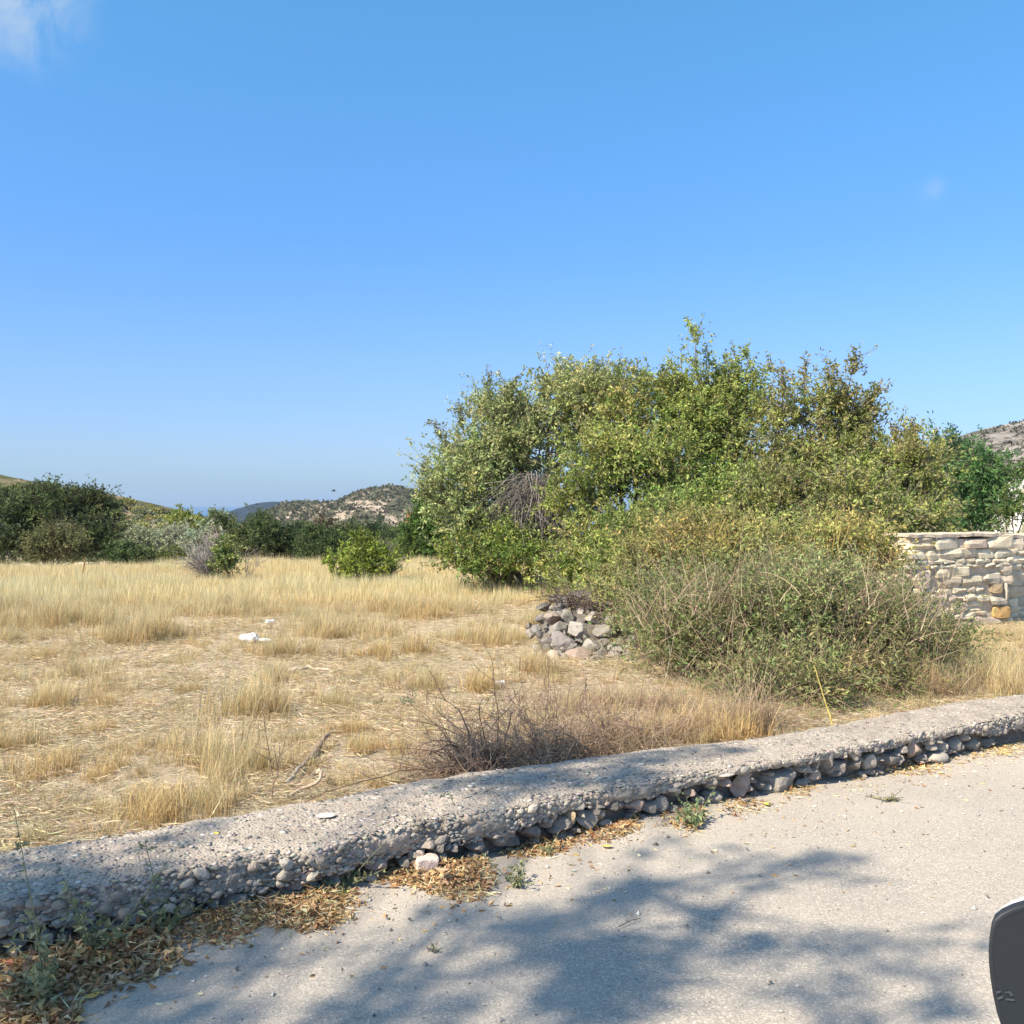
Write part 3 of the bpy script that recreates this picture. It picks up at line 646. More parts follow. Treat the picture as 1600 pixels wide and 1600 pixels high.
# bramble of bare dark twigs behind the kerb wall
def bramble():
    base = Vector((-.17, 5.12, .03)); base.z = float(gz(base.x, base.y))
    root = empty('bramble', base, 'tangled bare brown bramble arching behind the kerb wall', 'bramble'); B = np.array(base)
    w_ = Acc()
    def run(K, xr, yr, tilt, ln, r, col, seg=12, seedy=0):
        b = np.stack([RNG.uniform(*xr, K), RNG.uniform(*yr, K), np.zeros(K)], 1)+np.array([base.x, base.y, base.z])
        dr = unit(np.stack([RNG.normal(tilt[0], .45, K), RNG.normal(tilt[1], .35, K), RNG.uniform(.3, 1.1, K)], 1)); L_ = ln*RNG.uniform(.45, 1.15, K)
        t = np.linspace(0, 1, seg); g_ = np.array([0, 0, -.75])
        pp = b[:, None]+dr[:, None]*(L_[:, None]*t)[..., None]+(g_+RNG.normal(0, .35, (K, 1, 3)))*(L_[:, None]*t**2)[..., None]*.8
        pp += fbm(pp.reshape(-1, 3)*6, 2, 5).reshape(K, seg)[..., None]*RNG.normal(size=(K, 1, 3))*.03
        zg = gz(pp[..., 0], pp[..., 1]); pp[..., 2] = np.maximum(pp[..., 2], zg+.012)
        tubes(w_, pp-B, r*(1-.6*t)[None]*RNG.uniform(.6, 1.3, (K, 1)), np.array(col)*(1+RNG.normal(0, .2, (K, 1))), 4); return pp
    a1 = run(90, (-.10, .12), (-.1, .25), (-.42, .0), .64, .0046, (.20, .135, .095))
    a2 = run(80, (.0, .5), (.0, .5), (-.25, .1), .48, .004, (.25, .18, .13))
    a3 = run(80, (.3, .95), (.2, .75), (.0, .1), .52, .0034, (.26, .19, .14))
    for A_, n in ((a1, 900), (a2, 900), (a3, 900)):
        i = RNG.integers(0, len(A_), n); j = RNG.integers(2, 12, n); st = A_[i, j]; dr = unit(RNG.normal(size=(n, 3))+np.array([-.5, 0, .2])); l_ = RNG.uniform(.05, .20, n); q = np.linspace(0, 1, 5)
        p2 = st[:, None]+dr[:, None]*(l_[:, None]*q)[..., None]+RNG.normal(0, .3, (n, 1, 3))*(l_[:, None]*q**2)[..., None]
        tubes(w_, p2-B, .0017*(1-.5*q)[None]*np.ones((n, 1)), np.array([.30, .22, .16])*(1+RNG.normal(0, .22, (n, 1))), 3)
    w_.build('twigs', M_bark, root)
bramble()

# bare twigs lying over the top of the stone heap
bare_bush('dead_bush', 'dark bare twigs lying over the top of the stone heap', (.66, 10.9, .35), [(880, 935, 10.6, 45, 16), (950, 945, 10.4, 45, 22)], 22, (.17, .13, .11), 6, .28, .006)
bare_bush('dead_bush', 'thin bare stems standing up between the bramble and the stone heap', (.25, 5.9, .03), [(860, 1060, 6.0, 60, 60), (800, 1100, 5.8, 50, 40)], 7, (.27, .19, .14), 9, .25, .0035)

# --- trees beyond the crest
DK = [(.10, .14, .055), (.14, .18, .07), (.075, .11, .045)]
MG = [(.075, .12, .04), (.10, .15, .05), (.06, .10, .035)]
OLV = [(.38, .42, .28), (.45, .47, .33), (.30, .34, .22)]
def far_tree(name, label, lobes, cols, n, seed, group=None, leafs=.22, slen=.6, tr=.16, cat='tree', upw=.4, per=15, lr=.5):
    px = sum(l_[0] for l_ in lobes)/len(lobes); Yv = lobes[0][2]
    x = (px-800)/F*Yv
    return grow(name, label, cat, (x, Yv, float(gz(x, Yv))), lobes, cols, leaf=(leafs, leafs*lr), shoots=n, per=per, slen=slen, upw=upw, trunk_r=tr, seed=seed, mat=M_far, clump=7, csize=.5, group=group, twig=.006, limb_n=6, inner=.35, bark=(.10, .085, .07))
far_tree('oak_tree', 'big dark oak with a broad uneven crown at the left edge', [(100, 785, 46, 52, 34), (150, 800, 46, 36, 36), (60, 800, 46, 60, 36), (5, 800, 46, 50, 34), (-60, 795, 46, 50, 38), (160, 840, 45, 30, 36), (110, 840, 45, 50, 36), (20, 850, 45, 50, 34), (176, 800, 46, 14, 16)], DK+[(.06, .075, .045)], 4600, 50, leafs=.125, slen=.55)
far_tree('dark_bush', 'rounded dull olive bush in front of the big dark oak', [(95, 848, 41, 38, 26), (70, 862, 41, 30, 16)], [(.13, .14, .065), (.16, .165, .08)], 900, 51, leafs=.10, slen=.5, tr=.08, cat='bush', upw=.7)
far_tree('dark_bush', 'low dark green bush at the right foot of the big oak', [(195, 868, 42, 34, 14), (228, 874, 42, 22, 9)], DK, 300, 52, leafs=.14, slen=.35, tr=.06, cat='bush')
far_tree('olive_tree', 'pale silver-green olive tree right of the dark oak', [(222, 850, 62, 30, 20), (205, 862, 62, 22, 16)], OLV, 800, 53, leafs=.15, slen=.6)
far_tree('olive_tree', 'pale olive tree in the middle of the three behind the crest', [(262, 845, 66, 30, 18), (250, 862, 66, 30, 14)], OLV, 800, 54, leafs=.15, slen=.6)
far_tree('olive_tree', 'greyish olive tree behind the bare twiggy bush', [(310, 850, 60, 26, 18), (330, 842, 60, 22, 14), (300, 868, 60, 34, 10)], OLV+[(.14, .16, .07)], 800, 55, leafs=.15, slen=.6)
far_tree('yellow_green_bush', 'yellow-green bush below the middle olive tree', [(275, 872, 52, 30, 10)], [(.17, .20, .06), (.21, .23, .08)], 200, 56, leafs=.18, slen=.4, tr=.06, cat='bush')
far_tree('pine_tree', 'yellow-green pine on the end of the left hillside', [(285, 818, 120, 18, 14), (300, 822, 120, 16, 12), (270, 826, 120, 16, 10)], [(.20, .23, .06), (.26, .27, .07)], 300, 57, leafs=.4, slen=1.0)
far_tree('tree', 'small pale tree standing up behind the crest, left of the far ridge', [(338, 814, 90, 12, 12), (330, 826, 90, 16, 10)], [(.14, .18, .08), (.18, .21, .10)], 160, 58, leafs=.3, slen=.8)
far_tree('tree', 'mid green bushy tree between the olives and the dark treeline', [(352, 832, 70, 24, 20), (330, 838, 70, 20, 14)], MG, 600, 59, leafs=.16, slen=.6)
tl = [(405, 830, 50, 30, 30, 'dark round-topped oak at the left end of the treeline'), (452, 842, 52, 30, 24, 'dark evergreen second from the left in the treeline'), (495, 845, 50, 30, 26, 'dark evergreen oak in the treeline under the small hump of the hill'),
      (540, 842, 52, 30, 28, 'dark evergreen in the treeline just behind the yellow-green shrub'), (585, 845, 50, 32, 28, 'dark evergreen in the treeline below the hilltop'), (628, 848, 48, 28, 24, 'dark evergreen at the right end of the treeline')]
for i, (px, py, Yv, rx, rz, lb) in enumerate(tl):
    far_tree('evergreen_tree', lb, [(px, py, Yv, rx*.8, rz*.8), (px-rx*.55, py+rz*.5, Yv-.5, rx*.7, rz*.7), (px+rx*.55, py+rz*.4, Yv-.5, rx*.7, rz*.7), (px, py+rz*.8, Yv-1, rx*.9, rz*.6)], [DK, [(.045, .072, .032), (.06, .09, .04)], DK+MG[:1]][i % 3], 1050, 60+i, group='dark evergreens in a row behind the field', leafs=.12, slen=.5)
far_tree('tree', 'bare brown treetop poking above the dark treeline', [(508, 822, 58, 10, 8), (500, 828, 58, 10, 8)], [(.16, .13, .09), (.12, .11, .07)], 60, 71, leafs=.2, slen=.5)
far_tree('tree', 'bright green leafy tree beside the left end of the thicket', [(668, 805, 30, 26, 28), (650, 830, 30, 22, 22), (680, 850, 30, 28, 24), (648, 858, 30, 22, 18), (700, 830, 30, 20, 30)], [(.10, .18, .045), (.14, .23, .055), (.08, .14, .04)], 1500, 72, leafs=.085, slen=.4, tr=.1)

# hillside bushes, one mesh of each kind, copied
protos = []
for i, cols in enumerate([[(.13, .14, .065), (.16, .16, .08)], [(.20, .20, .07), (.25, .23, .08)], [(.17, .18, .11), (.21, .21, .14)], [(.26, .21, .10), (.22, .17, .09)]]):
    cr = Acc(); n = 520; d = unit(RNG.normal(size=(n, 3))); d[:, 2] = np.abs(d[:, 2])*.8
    lump = 1+.3*fbm(d*2.1+i*9, 2, i)
    st = d*np.array([1, 1, .8])*(lump*RNG.uniform(.55, 1, n))[:, None]
    leaves(cr, st, d+RNG.normal(0, .7, (n, 3)), RNG.uniform(.18, .34, n), .16, pal(cols, n, .2)*(1+.3*lump[:, None]-.3)); cr.c = [np.clip(x*1.55, 0, .8) for x in cr.c]; me_c = cr.mesh('crown', M_far)
    wd = Acc(); tt = np.linspace(0, 1, 4)[:, None]; K = 5
    for q_ in range(K):
        e = unit(np.array([RNG.normal(0, .6), RNG.normal(0, .6), 1.]))*.8; tubes(wd, (e*tt+np.array([0, 0, -.5])*(1-tt))[None], (.06*(1-.6*tt[:, 0]))[None], np.array([.12, .10, .08]), 5)
    protos.append((me_c, wd.mesh('trunk', M_bark)))
nx_, ny_, _ = g_l.shape
lab = ['dull green scrubby bush on the left hillside', 'yellow-green bush on the left hillside', 'grey-green bush on the left hillside', 'rusty yellow bush on the left hillside']
nb_ = 0
for i_ in range(4000):
    i = random.uniform(nx_*.40, nx_*.97); j = ny_*(random.uniform(.35, .99)**.7)
    p = g_l[int(i), min(int(j), ny_-1)]; px = p[0]/p[1]*F+800
    if px < -10 or px > 335 or (px < 140 and random.random() < .75) or nb_ >= 210: continue
    nb_ += 1; s = random.uniform(1.0, 2.3); kind = random.choices([0, 1, 2, 3], [3, 3, 3, 1.4])[0]
    r = empty('hillside_bush', p, lab[kind], 'bush', ['dull green', 'yellow-green', 'grey-green', 'rusty yellow'][kind]+' bushes on the left hillside')
    r.scale = (s, s, s*random.uniform(.8, 1.1)); r.rotation_euler.z = random.uniform(0, 6.28)
    for nm, me_ in (('crown', protos[kind][0]), ('trunk', protos[kind][1])): link(nm, me_, r)

# ------------------------------------------------------------------ stone shapes
import bmesh
def ico(sub):
    bm = bmesh.new(); bmesh.ops.create_icosphere(bm, subdivisions=sub, radius=1)
    v = np.array([x.co[:] for x in bm.verts]); f = np.array([[q.index for q in p.verts] for p in bm.faces]); bm.free(); return v, f
ICO1, ICO2, ICO3 = ico(1), ico(2), ico(3)
def rock_mesh(seed, sub=3, cuts=9, depth=(.62, .9), noise_=.05, sq=None, smooth=False):
    r = np.random.default_rng(seed); v, f = (ICO1, ICO2, ICO3)[sub-1]; v = v.copy()
    if sq: v = np.sign(v)*np.abs(v)**sq; v = v/np.abs(v).max()
    for _ in range(cuts):
        n = unit(r.normal(size=3)); d = r.uniform(*depth); s = v@n; k = s > d
        v[k] -= np.outer(s[k]-d, n)*.93
    v = v*(1+noise_*fbm(v*1.8+seed*3.1, 3, seed)[:, None])
    v /= np.abs(v).max(0)
    a = Acc(); a.add(v, f, (1, 1, 1)); return a.mesh('stone', M_stone, smooth=smooth)
ROCK = [rock_mesh(100+i, 3, 16, (.46, .82), .09) for i in range(12)]
PEB = [rock_mesh(200+i, 2, 6, (.68, .92), .07) for i in range(8)]
SMOOTH = rock_mesh(250, 3, 2, (.8, .95), .05, None, True)
BLK = [rock_mesh(300+i, 3, 8, (.92, 1.2), .06, .24) for i in range(14)]
for me_ in BLK: me_.materials[0] = M_wallstone
GREY = (.29, .265, .235); LGREY = (.40, .37, .32); PINK = (.47, .36, .29); DARK = (.20, .185, .165); TAN = (.46, .36, .24)

# ------------------------------------------------------------------ kerb wall: concrete slab on field stones
kw = empty('kerb_wall', W0, 'long low wall of pebbly concrete on rough field stones along the road', 'wall')
def wtop(s): return .190-.014*ss(1, 5, np.asarray(s, float))-.02*ss(3.5, 6, np.asarray(s, float))
def wback(s):
    s = np.asarray(s, float)
    return (.60-.14*ss(.6, 2.2, s)-.05*ss(3, 5, s)+.05*vnoise(np.stack([s*.9, s*0, s*0], -1), 31))
def wthick(s):
    s = np.asarray(s, float); p = np.stack([s*2.2, s*0, s*0], -1)
    return np.clip((.108-.050*ss(-.3, .3, s)-.024*ss(.6, 1.1, s)+.016*fbm(p, 3, 44)+.05*ss(2.95, 3.3, s)), .024, .15)
sg = np.concatenate([np.arange(-7, -2.3, .05), np.arange(-2.3, 5.2, .0115), np.arange(5.2, 9, .05)]); ns = len(sg)
# cross-section parameter: front bottom -> front top -> back top -> back bottom
nf, nt_, nb = 14, 52, 6
prof = [];  
for k_ in range(nf): prof.append(('f', k_/(nf-1)))
for k_ in range(1, nt_): prof.append(('t', k_/(nt_-1)))
for k_ in range(1, nb): prof.append(('b', k_/(nb-1)))
prof = [('u', 1.0), ('u', .5)]+prof
V = np.zeros((ns, len(prof), 3)); Nn = np.zeros((ns, len(prof), 3))
top = wtop(sg)+.007*fbm(np.stack([sg*1.4, sg*0, sg*0], -1), 3, 2); bk = wback(sg); th = wthick(sg)
edge = .02*fbm(np.stack([sg*2.4, sg*0+3, sg*0], -1), 4, 61)+.022*np.clip(fbm(np.stack([sg*7.5, sg*0+9, sg*0], -1), 3, 63)-.25, 0, 1)
for j, (kind, t) in enumerate(prof):
    if kind == 'u': n_ = .02+.22*t+0*sg; z_ = top-th+.006+0*sg; nr = (0, 0, -1)
    elif kind == 'f': n_ = edge-.012*math.sin(t*math.pi)+.006*t**4; z_ = top-th*(1-t)-.004*t**8; nr = (0, -1, 0)
    elif kind == 't': n_ = edge+.006+(bk-edge-.006)*t; z_ = top-.004*(1-t)**30+.006*math.sin(t*math.pi)-.02*t**12; nr = (0, 0, 1)
    else: n_ = bk+0*sg+.01*t; z_ = top-.02-.20*t; nr = (0, 1, 0)
    V[:, j] = np.stack([sg, n_, z_], -1); Nn[:, j] = nr
p = V*1.0
rough_ = .0050*fbm(p*14, 4, 71, .6)+.0042*fbm(p*52, 2, 75)+.004*np.clip(fbm(p*3.1, 2, 77), -1, 1)
front = np.array([2.0 if k_[0] in 'fu' and k_[1] < .93 else .6 for k_ in prof])
cav = -.022*np.clip(fbm(p*np.array([9, 9, 22])+5, 3, 79)-.12, 0, 1)*np.array([1. if k_[0] == 'f' and k_[1] < .95 else 0. for k_ in prof])[None]
V = V+Nn*(rough_*front[None]+cav)[..., None]
# ragged back edge
jb = np.array([k_[0] == 't' and k_[1] > .9 or k_[0] == 'b' for k_ in prof])
V[:, jb, 1] += (.03*fbm(np.stack([sg*7, sg*0, sg*0], -1), 4, 81))[:, None]
def w2(V): # (s,n,z) -> offset from W0 in world axes
    return np.stack([DX.x*V[..., 0]+DN.x*V[..., 1], DX.y*V[..., 0]+DN.y*V[..., 1], V[..., 2]], -1)
idx = np.arange(ns*len(prof)).reshape(ns, -1)
a = Acc(); a.add(w2(V).reshape(-1, 3), np.stack([idx[:-1, :-1], idx[1:, :-1], idx[1:, 1:], idx[:-1, 1:]], -1).reshape(-1, 4), (1, 1, 1))
slab = a.build('concrete_slab', M_slab, kw, smooth=True)
# rubble core under the slab
m, nt, o = mat_new('dark_rubble_core'); k = NT(nt); g = k.n('ShaderNodeNewGeometry')
k.bsdf(o, k.ramp(k.noise(g.outputs['Position'], 22, 5, .7), [(.3, (.17, .145, .12)), (.7, (.34, .295, .25))]), .95, k.bump(k.noise(g.outputs['Position'], 40, 5, .7), 1, .03), .1); M_core = m
sc = np.arange(-6.5, 8.5, .03); zc = np.linspace(-.03, .16, 9)
A1, A2 = np.meshgrid(sc, zc, indexing='ij'); n0 = .058+.026*fbm(np.stack([A1*5, A2*12, A1*0], -1), 3, 90)
Vc = w2(np.stack([A1, n0, A2], -1)); idx = np.arange(A1.size).reshape(A1.shape)
a = Acc(); a.add(Vc.reshape(-1, 3), np.stack([idx[:-1, :-1], idx[1:, :-1], idx[1:, 1:], idx[:-1, 1:]], -1).reshape(-1, 4), (1, 1, 1))
a.build('rubble_core', M_core, kw, smooth=True)

def on_front(px, py, n=0.0):
    """point of the wall's front plane seen at a photo pixel, as (s, n, z)"""
    r = (px-800)/F; Y = (4.22+n/.85)/(1-.62*r); X = r*Y
    return ((X*DX.x+(Y-4.22)*DX.y), n, CAM_Z-(py-HZ)/F*Y, Y)
def rot_w(yaw=0): return (random.uniform(-.18, .18), random.uniform(-.2, .2), math.atan2(DX.y, DX.x)+yaw)
ST = []
def c6(l): ST.extend([(1100+x/3.2, 800+y/3.2, w_/3.2, h_/3.2, c) for x, y, w_, h_, c in l])
c6([(60, 1430, 140, 95, GREY), (30, 1355, 95, 60, GREY), (105, 1355, 72, 52, PINK), (205, 1370, 142, 122, PINK), (385, 1340, 215, 132, GREY), (470, 1250, 85, 52, GREY), (520, 1282, 66, 62, LGREY), (570, 1248, 45, 80, LGREY), (618, 1250, 62, 100, GREY), (548, 1322, 92, 76, PINK),
    (685, 1278, 112, 78, GREY), (755, 1208, 62, 78, LGREY), (762, 1262, 54, 60, GREY), (825, 1250, 105, 92, LGREY), (810, 1172, 64, 60, LGREY), (885, 1182, 92, 50, GREY), (940, 1232, 112, 60, DARK), (992, 1190, 82, 42, GREY), (1060, 1182, 84, 92, PINK), (1078, 1122, 62, 62, LGREY), (1122, 1125, 50, 60, LGREY),
    (1140, 1178, 62, 44, GREY), (1196, 1170, 54, 62, LGREY), (1262, 1165, 92, 72, GREY), (1355, 1165, 102, 82, GREY), (1300, 1130, 62, 34, LGREY), (165, 1300, 60, 44, GREY), (700, 1215, 70, 40, GREY), (900, 1145, 60, 30, LGREY), (1400, 1100, 50, 40, GREY), (1440, 1150, 40, 40, GREY)])
def c5(l): ST.extend([(600+x/3.2, 900+y/3.2, w_/3.2, h_/3.2, c) for x, y, w_, h_, c in l])
c5([(620, 1300, 135, 95, GREY), (745, 1282, 115, 82, DARK), (900, 1248, 92, 84, GREY), (935, 1195, 52, 74, TAN), (1035, 1222, 155, 96, GREY), (1270, 1142, 122, 84, PINK), (1380, 1148, 112, 92, GREY), (1160, 1142, 84, 72, DARK), (675, 1245, 70, 40, GREY), (702, 1200, 74, 60, GREY), (765, 1205, 66, 42, GREY), (1075, 1148, 92, 54, GREY), (1232, 1200, 44, 32, GREY),
    (1450, 1082, 104, 54, GREY), (1530, 1088, 54, 54, PINK), (830, 1185, 60, 40, DARK), (980, 1150, 70, 44, GREY), (1330, 1095, 50, 40, GREY), (1570, 1125, 60, 50, LGREY), (460, 1350, 92, 96, GREY), (300, 1420, 60, 60, LGREY), (560, 1260, 50, 44, GREY)])
def c8(l): ST.extend([(450+x/3.2, 1100+y/3.2, w_/3.2, h_/3.2, c) for x, y, w_, h_, c in l])
c8([(45, 885, 96, 88, GREY), (125, 900, 84, 64, GREY), (440, 765, 155, 66, DARK), (322, 742, 66, 60, GREY), (282, 800, 56, 50, GREY), (200, 850, 70, 50, DARK), (585, 790, 60, 50, DARK), (160, 840, 60, 40, GREY)])
def c7(l): ST.extend([(x/3.2, 1100+y/3.2, w_/3.2, h_/3.2, c) for x, y, w_, h_, c in l])
c7([(380, 1090, 190, 90, GREY), (640, 1065, 150, 120, GREY), (765, 1115, 96, 110, LGREY), (930, 1020, 110, 80, GREY), (1190, 1015, 200, 120, GREY), (1400, 960, 120, 70, GREY), (1560, 915, 96, 80, GREY), (90, 1190, 160, 60, DARK), (60, 1100, 90, 60, GREY), (230, 1170, 120, 60, DARK), (520, 1120, 90, 90, GREY), (870, 1090, 90, 60, GREY), (1020, 1080, 90, 50, DARK), (320, 1215, 130, 50, DARK)])
for _ in range(150):      # small packing stones between the large ones
    px = random.uniform(10, 1570); r_ = (px-800)/F; Y = 4.22/(1-.62*r_); row = HZ+(CAM_Z-random.uniform(.01, .13))*F/Y; wv = random.uniform(.035, .085)*F/Y
    ST.append((px, row, wv, wv*random.uniform(.5, .8), random.choice((GREY, LGREY, DARK, (.30, .27, .235), (.34, .29, .25)))))
for i, (px, py, wp, hp, c) in enumerate(ST):
    s, n, z, Y = on_front(px, py, .01)
    sx = wp*Y/F*.56; sz = hp*Y/F*.53
    j = random.uniform(.9, 1.12)
    link('stone', ROCK[i % 12], kw, w2(np.array([s, .030+.10*sx, max(z, sz*.7)])), rot_w(), (sx*1.05, max(.70*sx, .055), sz*1.05), tuple(x*j for x in c))
# pebbles set in the slab's front face, the largest ones singly
pc = [GREY, LGREY, (.33, .295, .25), (.46, .41, .345), (.24, .22, .195), (.41, .33, .265)]
def front_at(s, t):
    th_ = float(wthick(s)); return float(wtop(s))-th_*(1-t)-.008
cntp = 0; placed = []
while cntp < 285:
    s = random.uniform(-2.0, .8) if cntp < 235 else random.uniform(.9, 4.2); t = random.uniform(.0, .97)
    big = random.random() < .12
    r_ = random.uniform(.020, .032) if big else random.uniform(.0085, .017)
    z = front_at(s, t)
    if any(abs(s-q[0]) < (r_+q[2])*.72 and abs(z-q[1]) < (r_+q[2])*.55 for q in placed): 
        if random.random() < .97: continue
    placed.append((s, z, r_)); cntp += 1
    e_ = .02*float(fbm(np.array([[s*2.4, 3, 0]]), 4, 61)[0])
    link('pebble', PEB[cntp % 8], slab, w2(np.array([s, e_-.008-r_*.1, z])), (random.uniform(-.5, .5), random.uniform(-.6, .6), math.atan2(DX.y, DX.x)+random.uniform(-.3, .3)), (r_, r_*.6, r_*random.uniform(.55, .85)), tuple(np.array(random.choice(pc))*random.uniform(.85, 1.2)))
# small pebbles bedded all over the top and face
pv, pf = ICO1
def pebble_field(n, s_rng, face, name, rmin, rmax):
    s = RNG.uniform(*s_rng, n); a = Acc()
    if face: 
        t = RNG.uniform(0, 1, n); z = wtop(s)-wthick(s)*(1-t)-.006; nn_ = .02*fbm(np.stack([s*2.4, s*0+3, s*0], -1), 4, 61)-.006
    else:
        t = RNG.uniform(0, 1, n)**1.2; nn_ = .005+(wback(s)-.005)*t; z = wtop(s)+.007*fbm(np.stack([s*1.4, s*0, s*0], -1), 3, 2)+.006*np.sin(t*np.pi)-.02*t**12
        pr = np.stack([s, nn_, z], -1); keep_ = RNG.uniform(0, 1, n) < 1-.72*ss(.6, 1.8, s); r_keep = keep_; z = z+.7*(.0050*fbm(pr*14, 4, 71, .6)+.0042*fbm(pr*52, 2, 75)+.004*np.clip(fbm(pr*3.1, 2, 77), -1, 1))-.0005
    c = w2(np.stack([s, nn_, z], -1)); c = c if face else c[keep_]; n = len(c); r = RNG.uniform(0, 1, n)**2.0*(rmax-rmin)+rmin; an_ = RNG.uniform(0, 6.28, n)
    col = pal(pc+[(.55, .51, .45)] if not face else pc, n, .15, [3, 3, 3, 3, 2, 1]+([.7] if not face else []))
    ca, sa = np.cos(an_)[:, None], np.sin(an_)[:, None]
    L_ = pv[None]*np.stack([r*1.25, r*.85, r*(.20 if not face else .7)], -1)[:, None]*(1+.18*RNG.normal(size=(n, len(pv), 1)))
    if face: 
        q_ = L_; v_ = np.stack([q_[..., 0]*DX.x, q_[..., 0]*DX.y, q_[..., 2]], -1)+q_[..., 1:2]*.6*np.array([DN.x, DN.y, 0])
    else: v_ = np.stack([L_[..., 0]*ca-L_[..., 1]*sa, L_[..., 0]*sa+L_[..., 1]*ca, L_[..., 2]], -1)
    v_ = v_+c[:, None]
    f_ = (np.arange(n)*len(pv))[:, None, None]+pf[None]
    a.add(v_.reshape(-1, 3), f_.reshape(-1, 3), np.repeat(col, len(pv), 0)); o = a.build(name, M_bark, slab, smooth=True); o['kind'] = 'stuff'
pebble_field(9500, (-2.4, 5.0), False, 'bedded_pebbles', .003, .016)
pebble_field(5200, (-2.4, 4.6), True, 'bedded_pebbles', .005, .014)
# pale flat stone on top
def on_level(px, py, z): q = GR(px, py, z); return q
q = on_level(510, 1277, .19); link('pale_stone', PEB[2], kw, Vector(q)-W0+Vector((0, 0, .008)), (0, 0, .3), (.042, .026, .008), (.66, .60, .52))
q = on_level(1135, 1213, .18); link('pale_stone', PEB[3], kw, Vector(q)-W0+Vector((0, 0, .006)), (0, 0, .6), (.05, .02, .006), (.5, .46, .41))

# loose stones
def loose(name, px, py, wp, hp, col, label, mesh=None, dz=.42, rot=None, cat='stone', z0=0.0, depth=.8):
    q = GR(px, py+hp/2, z0); Y = q.y; sx = wp*Y/F*.5; sz = hp*Y/F*.5
    o = link(name, mesh or random.choice(ROCK), None, (q.x, q.y+sx*.4, z0+sz*.85), rot or (0, 0, random.uniform(0, 6)), (sx, sx*depth, sz), col); tag(o, label, cat); return o
loose('stone_block', 665, 1353, 42, 34, (.62, .50, .44), 'pinkish white square stone block lying in the big leaf pile', BLK[3], rot=(.05, .1, .35))
loose('stone', 741, 1330, 34, 24, GREY, 'grey rough stone between the leaf pile and the kerb wall weed', ROCK[2])
loose('stone', 1467, 1184, 42, 20, LGREY, 'smooth pale grey stone half buried at the foot of the wall near its right end', SMOOTH, rot=(0, 0, .5))
for i, (px, py, r_) in enumerate([(1073, 1452, .007), (1167, 1333, .006), (1111, 1337, .005), (1204, 1537, .006), (782, 1440, .005), (1543, 1404, .006), (640, 1440, .007), (370, 1515, .008), (1380, 1250, .005), (605, 1437, .006)]):
    q = GR(px, py); tag(link('road_pebble', PEB[i % 6], None, (q.x, q.y, .009+float(fbm(np.array([[q.x*1.3, q.y*1.3, 0.]]), 3, 8)[0])*.012), (0, 0, i), (r_, r_*.8, r_*.7), DARK),
        ['tiny dark pebble in a patch of sun on the shaded road', 'tiny dark pebble near the tip of the tree shade', 'tiny dark pebble in the shade fringe below the leafy weed', 'tiny pebble at the lower edge of the road', 'tiny pebble on the road below the small grey weed', 'dark pebble on sunlit road above the car mirror', 'pebble at the edge of the big leaf pile', 'pebble beside the left leaf litter', 'pebble next to the lone twig on the road', 'small pebble at the left end of the big leaf pile'][i], 'pebble')
# grit over the road
a = Acc(); n = 9000; u = RNG.uniform(-2.6, 6, n); v_ = -np.abs(RNG.normal(0, 1.3, n)); v_[:3000] = -np.abs(RNG.normal(0, .16, 3000)); u[:3000] = RNG.uniform(-2.5, 6, 3000)
c = w2(np.stack([u, v_, 0*u], -1))+np.array(W0); c[:, 2] = .002+.012*fbm(np.stack([c[:, 0]*1.3, c[:, 1]*1.3, c[:, 0]*0], -1), 3, 8)+.03*ss(-.35, 0, v_)*(.6+.4*vnoise(np.stack([u*2, v_*3, u*0], -1), 12))
ov = np.array([[1, 0, 0], [0, 1, 0], [-1, 0, 0], [0, -1, 0], [0, 0, 1.]]); of = np.array([[0, 1, 4], [1, 2, 4], [2, 3, 4], [3, 0, 4]])
r = RNG.uniform(.0012, .0038, n)*(1+2.2*(RNG.uniform(0, 1, n) > .96)); vv = ov[None]*r[:, None, None]*np.array([1, 1, .8])*(1+.3*RNG.normal(size=(n, 5, 1)))+c[:, None]
a.add(vv.reshape(-1, 3), ((np.arange(n)*5)[:, None, None]+of[None]).reshape(-1, 3), np.repeat(pal([(.30, .28, .25), (.42, .39, .35), (.14, .135, .13), (.55, .51, .46)], n), 5, 0))
tag(a.build('grit', M_bark), 'fine grit scattered on the road and at the wall foot', kind='stuff')

